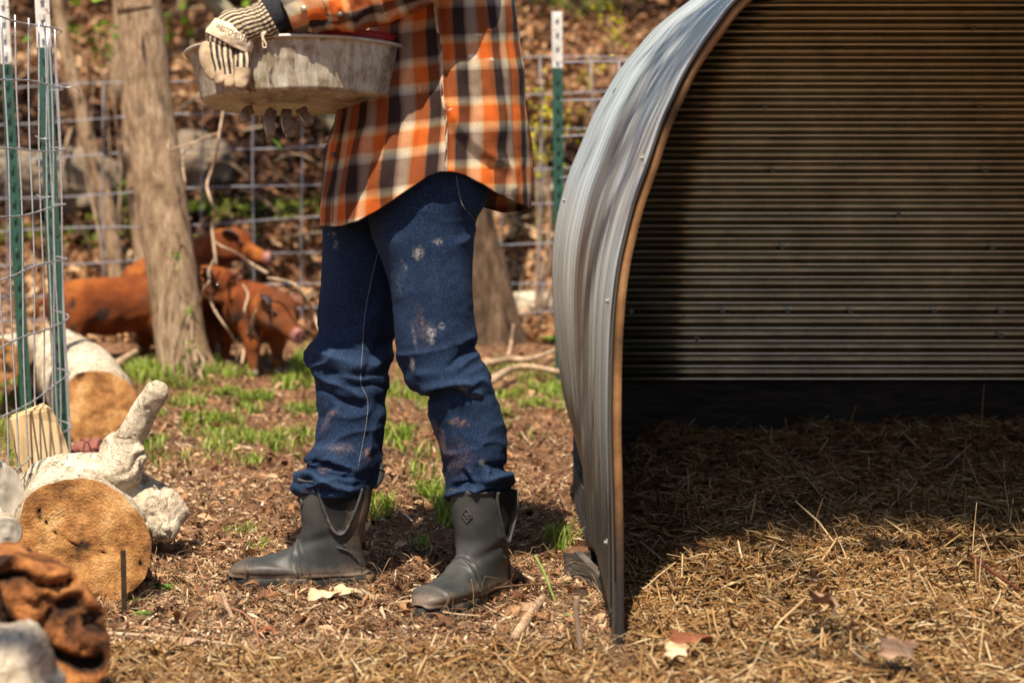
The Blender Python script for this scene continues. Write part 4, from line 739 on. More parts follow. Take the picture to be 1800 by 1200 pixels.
# ---- body under the clothes (one continuous mesh, head above the picture)
def W3(u, v, D): return p1(u, v, D)
caps = [(W3(740, 330, 4.0), W3(745, 200, 4.0), .105, .10), (W3(745, 200, 4.0), W3(755, -80, 4.0), .105, .115), (W3(755, -90, 3.86), W3(755, -90, 4.14), .06, .06), (W3(755, -120, 4.0), W3(742, -205, 4.0), .055, .05),
        (W3(718, -305, 4.0), W3(715, -260, 4.0), .085, .062), (W3(745, -300, 4.0), W3(725, -250, 4.0), .082, .06), (W3(690, -235, 4.0), W3(705, -240, 4.0), .035, .04), (W3(664, -262, 4.0), W3(675, -275, 4.0), .011, .013), (W3(725, -270, 3.915), W3(725, -258, 3.915), .014, .010), (W3(725, -270, 4.085), W3(725, -258, 4.085), .014, .010),
        (W3(770, 340, 3.93), W3(775, 640, 3.91), .075, .04), (W3(785, 650, 3.90), W3(840, 860, 3.90), .038, .030), (W3(640, 340, 4.08), W3(620, 640, 4.07), .075, .052), (W3(620, 650, 4.06), W3(590, 860, 4.03), .048, .034),
        (W3(838, 860, 3.92), W3(852, 1010, 3.92), .034, .024), (W3(590, 860, 4.03), W3(582, 1000, 4.03), .034, .024), (W3(582, 1005, 4.03), W3(450, 1022, 4.015), .022, .014), (W3(852, 1010, 3.92), W3(800, 1050, 3.83), .022, .014),
        (W3(780, -100, 3.83), W3(765, -40, 3.81), .05, .042), (W3(765, -40, 3.81), W3(480, 26, 3.73), .040, .026), (W3(740, -100, 4.17), W3(705, 20, 4.2), .05, .042), (W3(705, 20, 4.2), W3(540, 150, 4.13), .038, .026)]
M_skin = simple('skin', [(.42, .24, .17), (.55, .34, .25)], 20, rough=.5); M_hair = simple('brown_hair', [(.04, .022, .012), (.09, .05, .03)], 60, rough=.5)
V, F = union(caps, .0115, 3); obj('body', V, F, M_skin, person)
V, F = union([(W3(740, -312, 4.0), W3(735, -300, 4.0), .098, .095), (W3(758, -280, 4.0), W3(752, -250, 4.0), .075, .06)], .009, 3, lambda V: .005*fbm(V, 40, 3)); obj('hair', V, F, M_hair, person)
for D in (3.965, 4.035): V, F, _ = capsule(W3(674, -276, D), W3(675, -276, D), .012, .012, 12); obj('eye', V, F, M_eye, person)
V, F, uv = tubeW([W3(663, -238, 3.975), W3(660, -238, 4.0), W3(663, -238, 4.025)], [.004, .004], 8, 8); obj('mouth', V, F, simple('lip', [(.35, .13, .11), (.42, .17, .14)], 20), person)
# ---- jeans
m, nt, b = new('denim', .85, 0, .2); co = coords(nt)
weave = nd(nt, 'ShaderNodeTexWave'); weave.inputs['Scale'].default_value = 340; weave.inputs['Distortion'].default_value = 1.5; weave.inputs['Detail'].default_value = 2; L(nt, coords(nt, 'Object', (1, 1, .45)), weave.inputs['Vector'])
spk = nz(nt, coords(nt, 'Object', (1, 1, .5)), 420, 3, .7); base = ramp(nt, spk, [(.3, (.002, .006, .018)), (.5, (.006, .017, .048)), (.72, (.028, .064, .130))])
base = mix(nt, mth(nt, 'MULTIPLY', nz(nt, co, 11, 4, .6), .5), base, (.006, .013, .036))
wa = nd(nt, 'ShaderNodeAttribute', attribute_name='wear_light'); base = mix(nt, mth(nt, 'MULTIPLY', mth(nt, 'MULTIPLY', wa.outputs['Fac'], .6), ramp(nt, spk, [(.3, (.25, .25, .25)), (.65, (1, 1, 1))])), base, (.06, .11, .21))
for an, colr, thr in (('dust', (.52, .47, .42), .42), ('mud', (.32, .18, .10), .40)):
    a_ = nd(nt, 'ShaderNodeAttribute', attribute_name=an); q = mth(nt, 'MULTIPLY', a_.outputs['Fac'], ramp(nt, nz(nt, co, 100 if an == 'dust' else 130, 8, .8), [(.42, (0, 0, 0)), (.64, (1, 1, 1))])); base = mix(nt, ramp(nt, q, [(.06, (0, 0, 0)), (1.0, (.8, .8, .8))]), base, colr)
L(nt, base, b.inputs['Base Color']); 
hh = mth(nt, 'ADD', mth(nt, 'MULTIPLY', weave.outputs['Fac'], .3), spk); bump(nt, b, hh, .55, .0012); M_den = m
NS = 132
def leg(rows, S, dust, mud, wear_light, wr, dsh, flip=1):
    r = interp(rows, step=2.6); v = r[:, 0:1]; r[:, 3] -= dsh*sm(560, 880, r[:, 0]); ph = np.linspace(0, 2*math.pi, NS, endpoint=False)[None]; c, s = np.cos(ph), np.sin(ph)
    U = (r[:, 1:2]+r[:, 2:3])/2+(r[:, 2:3]-r[:, 1:2])/2*c; Vv = v+0*U; D = r[:, 3:4]-r[:, 4:5]*np.sign(s)*np.abs(s)**.95; g = P(U, Vv, D); N = normals(g)
    if ((g-g.mean(1, keepdims=True))*N).sum() < 0: N = -N
    front = sm(-.35, .25, s+0*U); f = strokes(U, Vv, S)*(.35+.65*front)
    # crumple that grows towards knee and ankle
    for v0, wd, amp in wr:
        q = np.exp(-((Vv-v0)/wd)**2); a = np.stack([U/95+v0, Vv/34+.35*U/60*flip, s*1.4+0*U], -1); rn = noise(a, 1.0, v0*.1); f = f+.95*amp*q*((1-np.abs(rn))**4-.30+.25*noise(a, 2.3, 4))
    f = f+.0022*noise(np.stack([U/40, Vv/60, s+0*U], -1), 1, 3)+.0008*noise(np.stack([U/9, Vv/12, s+0*U], -1), 1, 6)
    g = g+N*f[..., None]; 
    w = np.clip(.28*blobs(U, Vv, wear_light)+f*38, 0, 1)  # worn fade, plus painted highlights along the fold ridges
    return g, U, Vv, N, blobs(U, Vv, dust), blobs(U, Vv, mud), w
far = [(255, 572, 700, 4.07, .09), (395, 566, 700, 4.07, .09), (450, 566, 700, 4.07, .088), (500, 563, 698, 4.07, .085), (560, 557, 696, 4.07, .08), (585, 557, 695, 4.07, .078), (602, 544, 689, 4.07, .078), (628, 537, 686, 4.065, .078), (645, 541, 680, 4.065, .076), (660, 549, 677, 4.07, .073), (675, 555, 683, 4.07, .072), (690, 555, 680, 4.07, .071), (705, 556, 676, 4.075, .069), (725, 560, 678, 4.075, .068),
       (758, 557, 674, 4.08, .067), (789, 551, 671, 4.085, .068), (806, 538, 669, 4.085, .07), (820, 541, 667, 4.09, .071), (832, 526, 660, 4.09, .074), (849, 516, 655, 4.09, .076), (860, 515, 649, 4.09, .074), (868, 530, 641, 4.09, .066), (872, 548, 628, 4.09, .050)]
Sf = [([(545, 648), (571, 668), (613, 683), (645, 706)], 7, .009), ([(552, 672), (575, 690), (600, 705), (636, 716)], 8, -.009), ([(684, 668), (660, 664), (632, 668), (600, 660)], 8, .008), ([(684, 684), (655, 676), (625, 680), (600, 676)], 6, -.007),
      ([(543, 610), (570, 622), (600, 632), (636, 640)], 11, .008), ([(557, 588), (580, 602), (610, 612), (636, 615)], 8, -.005), ([(690, 600), (668, 612), (650, 630), (640, 655)], 6, -.006), ([(688, 620), (670, 632), (655, 648)], 7, .006),
      ([(680, 560), (676, 590), (662, 612)], 6, -.005), ([(555, 780), (575, 745), (590, 725), (600, 700)], 9, .006), ([(560, 740), (575, 722), (592, 712)], 6, -.004), ([(550, 792), (590, 790), (632, 796)], 8, .005), ([(538, 808), (570, 815), (585, 820), (622, 834)], 5, -.010), ([(545, 822), (575, 808), (590, 812), (625, 826)], 5, .007),
      ([(520, 838), (545, 832), (570, 846), (600, 858), (640, 858)], 6, .011), ([(522, 832), (548, 824), (580, 834), (640, 842)], 4, -.010), ([(519, 850), (540, 842), (552, 858)], 4, -.012), ([(555, 868), (585, 866), (630, 868)], 5, .008), ([(592, 845), (612, 852), (635, 850)], 4, -.007), ([(530, 856), (560, 862), (600, 862), (640, 872)], 3.5, -.008),
      ([(665, 400), (665, 443), (652, 500), (642, 557), (638, 617), (635, 670), (647, 702), (646, 735), (640, 772), (630, 823)], 3, .0022), ([(575, 430), (590, 470), (600, 520)], 14, .003), ([(620, 600), (650, 560), (680, 520)], 9, .004), ([(672, 720), (655, 760), (650, 800)], 7, .004), ([(560, 640), (580, 655), (600, 657)], 5, -.005)]
g1 = leg(far, Sf, [(583, 413, 8, 6, .9, 0), (590, 430, 6, 10, .8, 0)], [(600, 788, 30, 12, .55, 0), (588, 725, 8, 6, 1, 0), (646, 800, 9, 16, .8, 0), (570, 824, 14, 5, .8, 0), (575, 740, 8, 25, .6, .3), (500+40, 862, 12, 4, .8, 0)], [(600, 600, 45, 60, .8, 0), (580, 470, 30, 90, .6, 0), (590, 780, 35, 15, .5, 0)], [(640, 60, .010), (840, 45, .014), (740, 50, .005)], .055)
near = [(235, 645, 868, 3.93, .115), (300, 640, 868, 3.93, .115), (345, 646, 860, 3.93, .115), (390, 649, 838, 3.93, .113), (433, 661, 833, 3.925, .108), (460, 672, 831, 3.925, .105), (510, 687, 830, 3.92, .10), (557, 692, 834, 3.92, .096), (590, 694, 839, 3.92, .093), (612, 697, 836, 3.92, .09), (627, 699, 842, 3.92, .088), (657, 709, 861, 3.92, .086), (672, 717, 866, 3.92, .085), (682, 725, 868, 3.925, .083), (688, 738, 870, 3.93, .082), (694, 751, 871, 3.935, .080),
        (707, 753, 875, 3.94, .079), (730, 755, 884, 3.95, .077), (753, 762, 890, 3.955, .075), (787, 772, 891, 3.965, .073), (808, 778, 890, 3.97, .073), (824, 780, 890, 3.975, .074), (836, 780, 905, 3.98, .077), (846, 780, 908, 3.98, .078), (858, 781, 898, 3.985, .074), (868, 783, 886, 3.985, .068), (876, 787, 872, 3.99, .060), (880, 793, 850, 3.99, .045)]
Sn = [([(738, 690), (752, 683), (780, 677), (815, 673), (828, 678)], 7, .013), ([(752, 698), (780, 690), (805, 691), (828, 696)], 5, -.013), ([(800, 700), (818, 692), (835, 690), (850, 696)], 6, .007), ([(838, 608), (820, 618), (800, 634), (785, 650)], 5, -.010), ([(842, 624), (822, 634), (806, 650)], 8, .008), ([(852, 645), (835, 650), (815, 662)], 6, .005), ([(836, 590), (815, 600), (800, 608)], 8, .006),
      ([(770, 660), (750, 655), (725, 660)], 9, .004), ([(758, 345), (762, 417), (767, 500), (773, 567), (778, 602), (790, 643), (797, 662), (808, 675), (814, 685), (826, 693), (840, 741), (851, 801), (858, 823), (851, 852)], 3.2, .0035), ([(820, 820), (834, 846), (836, 862)], 6, .008), ([(812, 824), (824, 846), (822, 864)], 4, -.007), ([(858, 823), (853, 850)], 6, .009), ([(784, 874), (805, 862), (830, 857), (845, 860)], 5, .009),
      ([(795, 860), (815, 850), (838, 850)], 4, -.008), ([(854, 846), (880, 838), (906, 834)], 7, .010), ([(862, 858), (885, 852), (904, 848)], 4, -.009), ([(850, 812), (870, 820), (892, 822)], 4, -.006), ([(780, 700), (795, 740), (802, 790)], 12, .005), ([(842, 780), (870, 775), (890, 782)], 6, .004), ([(690, 400), (705, 470), (712, 540)], 18, .004), ([(728, 420), (735, 500), (740, 580)], 12, -.003), ([(768, 310), (790, 380), (815, 430)], 14, -.004), ([(840, 395), (822, 420), (800, 430)], 7, .005), ([(838, 388), (815, 362), (806, 330), (802, 306)], 2.5, .003), ([(800, 450), (815, 520), (820, 570)], 10, .003)]
g2 = leg(near, Sn, [(735, 445, 11, 14, 1.1, .2), (712, 470, 5, 18, .5, -.3), (758, 585, 10, 20, 1.05, 0), (727, 590, 4, 30, .5, -.15), (703, 500, 5, 24, .45, -.2), (722, 640, 6, 14, .9, 0), (812, 680, 14, 6, .7, 0), (776, 573, 6, 8, .9, 0), (770, 425, 10, 8, .8, 0), (850, 812, 10, 8, .6, 0)], [(808, 742, 20, 9, .9, .1), (775, 775, 10, 36, .85, -.3), (765, 750, 7, 16, .9, -.3), (828, 694, 18, 4, 1, .2), (740, 575, 14, 50, .45, -.15), (800, 805, 40, 40, .45, 0)], [(720, 520, 60, 140, .75, -.1), (840, 700, 30, 60, .5, 0)], [(655, 45, .010), (850, 40, .012), (760, 60, .004), (350, 60, .002)], .075)
gs = [g1, g2]; Vs = np.vstack([x[0].reshape(-1, 3) for x in gs]); n1 = g1[0].shape[0]*NS; F = np.concatenate([gridF(g1[0].shape[0], NS), gridF(g2[0].shape[0], NS)+n1])
J = obj('jeans', Vs, F, M_den, person)
for i, nm in ((4, 'dust'), (5, 'mud'), (6, 'wear_light')): attr(J, nm, np.concatenate([x[i].ravel() for x in gs]))
def surf(gd, u, v):                        # point of a lofted skin's camera side at a pixel
    g, U, V = gd[:3]; h = U.shape[1]//2; d = (U[:, :h+1]-u)**2+(V[:, :h+1]-v)**2; k = np.unravel_index(np.argmin(d), d.shape); return g[k], gd[3][k]
M_thread = simple('stitch_thread', [(.30, .28, .24), (.48, .44, .38)], 40, rough=.8)
def stitches(gd, path, gap, ln, nm='stitching', m=None, par=person, r=.0007, off=.0008):
    p = spl([(a, b, 0) for a, b in path], 400)[:, :2]; s = np.concatenate([[0], np.cumsum(np.hypot(*np.diff(p, axis=0).T))]); it = []; x = 0
    while x+ln < s[-1]:
        q = []
        for e in (x, x+ln): a, nn = surf(gd, np.interp(e, s, p[:, 0]), np.interp(e, s, p[:, 1])); a = P(np.interp(e, s, p[:, 0]), np.interp(e, s, p[:, 1]), a[1]-off); q.append(a)
        it.append(tubeW([q[0], q[1]], [r, r], 4, 2)); x += gap
    V, F, uv = merge(it); tag(obj(nm, V, F, m or M_thread, par), kind='stuff')
stitches(g1, [(664, 443), (651, 500), (641, 557), (637, 617), (634, 670), (646, 702), (645, 735), (639, 772), (629, 823)], 4.2, 2.6, par=J, r=.0005)
stitches(g2, [(802, 309), (806, 335), (814, 362), (836, 388)], 4, 2.6, par=J, r=.0005)
# ---- shirt
def plaid(name):
    m, nt, b = new(name, .88, 0, .15); s = nd(nt, 'ShaderNodeSeparateXYZ'); L(nt, coords(nt, 'UV'), s.inputs[0]); co = coords(nt)
    wob = mth(nt, 'MULTIPLY', mth(nt, 'SUBTRACT', nz(nt, co, 30, 3), .5), .03)
    fu = mth(nt, 'FRACT', mth(nt, 'ADD', s.outputs[0], wob)); fv = mth(nt, 'FRACT', mth(nt, 'ADD', s.outputs[1], wob)); K, C, O = (.010, .009, .012), (.56, .48, .37), (.52, .105, .016)
    wu = ramp(nt, fu, [(0, K), (.25, K), (.275, (.16, .14, .12)), (.38, C), (.52, C), (.60, (.5, .30, .15)), (.635, O), (.93, O), (.955, (.3, .12, .05)), (1, K)])
    wv = ramp(nt, fv, [(0, (.05, .02, .012)), (.40, (.05, .02, .012)), (.43, (.26, .19, .12)), (.50, (.52, .42, .26)), (.55, (.62, .30, .10)), (.58, O), (.80, O), (.84, (.58, .40, .20)), (.92, (.40, .34, .24)), (.985, (.16, .12, .09)), (1, (.05, .02, .012))])
    c = mix(nt, .5, wu, wv); gm = nd(nt, 'ShaderNodeGamma'); gm.inputs[1].default_value = .5; L(nt, mix(nt, 1.0, wu, wv, 'MULTIPLY'), gm.inputs[0]); c = mix(nt, .62, c, gm.outputs[0])
    fine = mth(nt, 'MULTIPLY', mth(nt, 'ADD', mth(nt, 'SINE', mth(nt, 'MULTIPLY', s.outputs[0], 240)), mth(nt, 'SINE', mth(nt, 'MULTIPLY', s.outputs[1], 330))), .07)
    c = mix(nt, mth(nt, 'ADD', .55, fine), mix(nt, 1.0, c, ramp(nt, nz(nt, co, 300, 3, .7), [(.25, (.55, .55, .55)), (.7, (1.25, 1.25, 1.25))]), 'MULTIPLY'), c)
    a_ = nd(nt, 'ShaderNodeAttribute', attribute_name='dust'); q = mth(nt, 'MULTIPLY', a_.outputs['Fac'], mth(nt, 'ADD', nz(nt, co, 110, 7, .8), .2)); c = mix(nt, ramp(nt, q, [(.5, (0, 0, 0)), (.75, (.8, .8, .8))]), c, (.7, .62, .52))
    L(nt, c, b.inputs['Base Color']); bump(nt, b, mth(nt, 'ADD', nz(nt, co, 350, 3, .7), mth(nt, 'MULTIPLY', fine, 2)), .5, .0012); return m
M_plaid = plaid('plaid_flannel')
hem_n = np.array([(560, 396), (582, 398), (600, 397), (630, 389), (660, 373), (690, 352), (720, 330), (745, 312), (768, 302), (790, 302), (815, 308), (845, 324), (870, 340), (900, 355), (935, 368)])
hem_f = np.array([(560, 396), (620, 398), (700, 360), (780, 330), (840, 362), (880, 374), (935, 368)])
prof = interp([(-172, 700, 842, 4.0, .10), (-150, 655, 890, 4.0, .17), (-110, 630, 903, 4.0, .195), (-50, 612, 903, 4.0, .195), (0, 602, 906, 4.0, .19), (60, 590, 915, 4.0, .19), (130, 588, 925, 4.0, .195), (200, 590, 929, 4.0, .20), (260, 577, 932, 4.0, .205), (330, 566, 932, 4.0, .21), (410, 560, 929, 4.0, .212)], step=4)
NSH, NR_ = 330, 220
ph = np.linspace(0, 2*math.pi, NSH, endpoint=False)[None]; t = np.linspace(0, 1, NR_)[:, None]; Ug = 746+185*np.cos(ph)
hem = np.where(np.sin(ph) > 0, np.interp(Ug, hem_n[:, 0], hem_n[:, 1]), np.interp(Ug, hem_f[:, 0], hem_f[:, 1])); Vv = -172+(hem+172)*t
uL, uR, Dc, rD = [np.interp(Vv, prof[:, 0], prof[:, k]) for k in (1, 2, 3, 4)]; U = (uL+uR)/2+(uR-uL)/2*np.cos(ph); s = np.sin(ph)+0*U; D = Dc-rD*s
g = P(U, Vv, D); N = normals(g); N = N*np.sign(((g-g.mean(1, keepdims=True))*N).sum())
Ss = [([(775, 160), (790, 195), (812, 228), (845, 262), (885, 290)], 12, .008), ([(783, 215), (810, 250), (845, 285), (880, 305)], 12, -.006), ([(765, 0), (769, 60), (775, 110), (778, 170), (783, 230), (784, 298)], 3.5, .006), ([(772, 0), (779, 60), (786, 120), (788, 180), (793, 240)], 5, -.006),
      ([(715, 40), (722, 90), (712, 150), (690, 220), (672, 300), (655, 370)], 16, .012), ([(690, 210), (665, 260), (640, 310), (622, 385)], 15, -.010), ([(660, 215), (640, 260), (618, 320), (600, 392)], 14, .009), ([(618, 225), (602, 280), (590, 340), (586, 392)], 10, -.007), ([(745, 60), (748, 130), (742, 210), (730, 300)], 13, -.008),
      ([(850, 30), (856, 110), (862, 190), (868, 250)], 20, .008), ([(815, 20), (822, 100), (825, 170)], 14, -.008), ([(890, 40), (900, 120), (903, 220), (905, 300)], 12, -.008), ([(870, 270), (890, 300), (900, 345)], 9, .009), ([(845, 250), (862, 290), (870, 330)], 9, -.006), ([(800, 60), (835, 50), (870, 60)], 7, .003), ([(720, 15), (700, 60), (690, 95)], 8, .008)]
f = strokes(U, Vv, Ss)*sm(-.4, .2, s)
a = np.stack([U/70, Vv/190, s*1.5], -1); f = f+.010*noise(a, 1.0, 2)*sm(-120, 60, Vv)+.0055*noise(np.stack([U/33, Vv/62+U/120, s*2], -1), 1, 7)+.0012*noise(np.stack([U/12, Vv/16, s*4], -1), 1, 5)
g = g+N*f[..., None]+0; 
al = math.pi/2-ph; al = np.where(al < -math.pi, al+2*math.pi, al); arcp = 182*al
seam = np.interp(Vv, [-172, 0, 50, 83, 167, 217, 300], [760, 764, 768, 775, 778, 784, 784]); side = (U > seam) & (s > -.2)
upat = np.where(side, (arcp-50.6)/80+10, (arcp+2)/74+10); vpat = np.where(side, (Vv-14+.03*(U-850))/110+10, (Vv-62+.155*(U-700))/110+10)
uvS = np.stack([upat, vpat], -1)
# hem thickness through solidify; the wrap seam of the pattern sits on the far side
k0 = int(np.argmin(abs(ph[0]-math.pi*1.5))); roll_ = lambda A: np.roll(A, -k0, axis=1)
gR, uR_, UR, VR, sR = roll_(g), roll_(uvS), roll_(U), roll_(Vv), roll_(s)
uR_[..., 0] = np.where((np.arange(NSH) > NSH*.75)[None] & (uR_[..., 0] > 13), uR_[..., 0], uR_[..., 0])
sh = obj('shirt', gR, gridF(NR_, NSH, False), M_plaid, person, uR_.reshape(-1, 2)); attr(sh, 'dust', blobs(UR, VR, [(838, 62, 14, 7, .9, .1), (830, 100, 14, 9, 1.1, .1), (860, 105, 14, 7, .9, 0), (737, 155, 4, 14, 1, 0), (790, 193, 12, 4, .9, -.3), (675, 298, 4, 4, .9, 0), (795, 100, 5, 5, .8, 0), (756, 127, 8, 5, .6, 0)]).ravel())
md = sh.modifiers.new('t', 'SOLIDIFY'); md.thickness = .0016; md.offset = -1
gS = (g, U, Vv, N)
M_hemt = simple('orange_thread', [(.30, .14, .06), (.42, .22, .10)], 40)
hp_ = [(u, np.interp(u, hem_n[:, 0], hem_n[:, 1])-6) for u in np.linspace(574, 922, 22)]; stitches(gS, hp_, 3.0, 2.2, 'hem_stitching', M_hemt, sh, r=.0005)
stitches(gS, [(606, 215), (598, 250), (591, 290), (586, 340), (584, 392)], 3.0, 2.2, 'placket_stitching', simple('dark_stitch', [(.02, .015, .012), (.04, .03, .02)], 30), sh, r=.0009)
M_btn = simple('button', [(.06, .045, .035), (.12, .09, .07)], 30, rough=.3, spec=.6)
def button(gd, u, v, nm='button', r=.0055, m=M_btn, par=person, dD=.003, D=None):
    p = P(u, v, (surf(gd, u, v)[0][1] if D is None else D)-dD); V, F, uv = tubeW([p, p+np.array([0, -.0015, 0])], [r*.95, r], 16, 3); a = tubeW([p+np.array([0, -.001, 0]), p+np.array([0, -.0024, 0])], [r, r*.85], 16, 3); V, F, uv = merge([(V, F, uv), a]); obj(nm, V, F, m, par)
M_seam = simple('seam_cloth', [(.30, .22, .15), (.50, .40, .28)], 70, rough=.9)
g_1, F_1, uv_1 = [], [], []
sp_ = spl([(763, 0, -40), (764, 0, 0), (769, 0, 50), (775.5, 0, 83), (778.5, 0, 167), (784.5, 0, 217), (784.5, 0, 301)], 120)
for u_, _, v_ in sp_: 
    a0, n0 = surf(gS, u_, v_); pp_ = [P(u_+dx, v_, a0[1]-oo) for dx, oo in ((-3.2, .0002), (-2.6, .0016), (1.2, .0018), (1.8, .0002))]; g_1.append(pp_)
g_1 = np.array(g_1); g_1[1:-1] = (g_1[:-2]+g_1[1:-1]+g_1[2:])/3; obj('side_seam', g_1, gridF(120, 4, False), M_seam, sh)
button(gS, 586, 272, par=sh)
# ---- sleeves
def sleeve(path, ru, rd, folds, nm, amp, vs=(0, 0), ns=110, n=150, usc=5.2, dust=False):
    g, F, uv, (UU, VV) = tubeP(path, ru, rd, ns, n); N = normals(g); N = N*np.sign(((g-g.mean(1, keepdims=True))*N).sum()); f = strokes(UU, VV, folds); a = np.stack([uv[..., 1]*9, uv[..., 0]*5+uv[..., 1]*4, uv[..., 0]*0], -1)
    f = f+amp*((1-np.abs(noise(a, 1.2, 3)))**2-.4)+.002*noise(a, 6, 1); g = g+N*f[..., None]; U2 = uv.copy(); U2[..., 0] = uv[..., 0]*usc+vs[0]; U2[..., 1] = uv[..., 1]*usc*.9+vs[1]
    # repeat the first column so the plaid does not smear at the join
    g2 = np.concatenate([g, g[:, :1]], 1); U2 = np.concatenate([U2, U2[:, :1]+np.array([usc, 0])], 1); o = obj(nm, g2, gridF(n, ns+1, False), M_plaid, person, U2.reshape(-1, 2)); attr(o, 'dust', np.zeros(g2.shape[:2])); md = o.modifiers.new('t', 'SOLIDIFY'); md.thickness = .0018; md.offset = -1; return (g, UU, VV, N)
gL = sleeve([(800, -165, 3.86), (798, -120, 3.82), (775, -70, 3.78), (715, -36, 3.75), (660, -16, 3.72), (600, -3, 3.70), (548, 8, 3.70), (515, 18, 3.71)], [70, 66, 60, 54, 58, 57, 50, 44], [.075, .072, .066, .06, .058, .052, .048, .042], [([(690, 10), (665, 25), (640, 35)], 6, -.007), ([(560, 20), (575, 40), (600, 55)], 8, -.008), ([(600, 15), (625, 30), (620, 50)], 8, .008), ([(560, 50), (590, 35), (650, 15)], 7, .007)], 'sleeve', .010, (.3, .2))
sleeve([(735, -165, 4.14), (725, -110, 4.18), (715, -20, 4.21), (690, 30, 4.2), (640, 72, 4.19), (580, 112, 4.17), (535, 145, 4.14)], [62, 60, 56, 52, 48, 44, 38], [.07, .07, .062, .055, .05, .045, .04], [], 'sleeve', .009, (.1, .55))
# cuff
g, F, uv, (UU, VV) = tubeP([(568, 0, 3.695), (540, 8, 3.695), (503, 23, 3.70)], [44, 42, 41], [.050, .047, .045], 80, 40)
g = g+.0025*noise(g, 60)[..., None]+.003*noise(g, 18, 5)[..., None]; uvc = uv.copy(); uvc[..., 0] = uv[..., 0]*4+.45; uvc[..., 1] = uv[..., 1]*.35+.62
o = obj('shirt_cuff', np.concatenate([g, g[:, :1]], 1), gridF(g.shape[0], 81, False), M_plaid, person, np.concatenate([uvc, uvc[:, :1]+np.array([4, 0])], 1).reshape(-1, 2)); attr(o, 'dust', np.zeros(g.shape[0]*81)); md = o.modifiers.new('t', 'SOLIDIFY'); md.thickness = .0035; md.offset = 1
gC = (g, UU, VV, normals(g)); button(gC, 534, 16, r=.0062, m=simple('snap', [(.30, .24, .16), (.5, .42, .3)], 40, rough=.3, metal=.7), dD=.005, par=o); button(gL, 598, 26, par=o)
# black knit undersleeve
g, F, uv, _ = tubeP([(545, 8, 3.705), (505, 18, 3.705), (485, 26, 3.705), (462, 41, 3.705)], [30, 34, 34, 32.5], [.036, .038, .038, .036], 60, 46)
g = g+.003*noise(g, 35)[..., None]; obj('undersleeve', g, F, simple('black_knit', [(.010, .010, .013), (.028, .028, .034)], 160, rough=.95, bs=.8, bd=.002), person)
# ---- gloves
m, nt, b = new('striped_canvas', .9, 0, .15); s_x = nd(nt, 'ShaderNodeSeparateXYZ'); L(nt, coords(nt, 'UV'), s_x.inputs[0]); co = coords(nt)
q = mth(nt, 'FRACT', mth(nt, 'ADD', s_x.outputs[0], mth(nt, 'MULTIPLY', nz(nt, co, 60, 3), .22))); c = ramp(nt, q, [(.0, (.50, .39, .25)), (.40, (.52, .41, .26)), (.48, (.014, .014, .022)), (.93, (.018, .018, .027)), (1, (.5, .4, .25))])
c = mix(nt, ramp(nt, nz(nt, co, 70, 5, .7), [(.45, (0, 0, 0)), (.75, (.5, .5, .5))]), c, (.26, .19, .12)); L(nt, c, b.inputs['Base Color']); bump(nt, b, nz(nt, co, 260, 4, .7), .8, .002); M_str = m
M_lea = simple('glove_leather', [(.24, .16, .09), (.40, .29, .18), (.50, .38, .25)], 24, rough=.85, stain=(30, .55, .75, (.20, .13, .08)), bs=.7, bd=.0015, bscale=140)
M_lead = simple('soiled_glove_leather', [(.12, .085, .055), (.24, .17, .11), (.36, .27, .18)], 30, rough=.85, bs=.7, bd=.0015, bscale=140)
M_band = simple('cream_band_leather', [(.58, .44, .28), (.72, .58, .40), (.78, .66, .48)], 12, rough=.75, stain=(22, .58, .74, (.42, .29, .17)), bs=.5, bd=.0012, bscale=120)
glv = empty('glove', p1(410, 90, 3.72), 'striped canvas and leather work glove gripping the left rim of the feed pan', 'glove')
def gtube(nm, path, ru, rd, m, par, cnt=8, off=0, ns=40, n=60, r0=.0, r1=.0, wr=.0012, rib=0):
    g, F, uv, (UU, VV) = tubeP(path, ru, rd, ns, n, round0=r0, round1=r1); N = normals(g); N = N*np.sign(((g-g.mean(1, keepdims=True))*N).sum())
    f = wr*noise(g, 90)+wr*1.6*noise(g, 40, 3); 
    if rib: f = f+rib*np.sin(uv[..., 1]*2*math.pi*5+noise(g, 30)*2)
    g = g+N*f[..., None]; u2 = uv.copy(); u2[..., 0] = uv[..., 0]*cnt+off; g2 = np.concatenate([g, g[:, :1]], 1); u2 = np.concatenate([u2, u2[:, :1]+np.array([cnt, 0])], 1)
    return obj(nm, g2, gridF(n, ns+1, False), m, par, u2.reshape(-1, 2))
gtube('glove_cuff', [(476, 31, 3.70), (462, 39, 3.70), (446, 44, 3.70), (428, 50, 3.70)], [36, 35.5, 33.5, 35], [.042, .040, .036, .034], M_str, glv, 27, .2, 90, 50, wr=.0018, rib=.0012)
gtube('hand_back', [(438, 46, 3.702), (418, 54, 3.702), (402, 74, 3.702), (399, 92, 3.705)], [35, 41, 44, 38], [.033, .034, .033, .026], M_str, glv, 26, .1, 90, 50, r0=.3, r1=.35, wr=.0018)
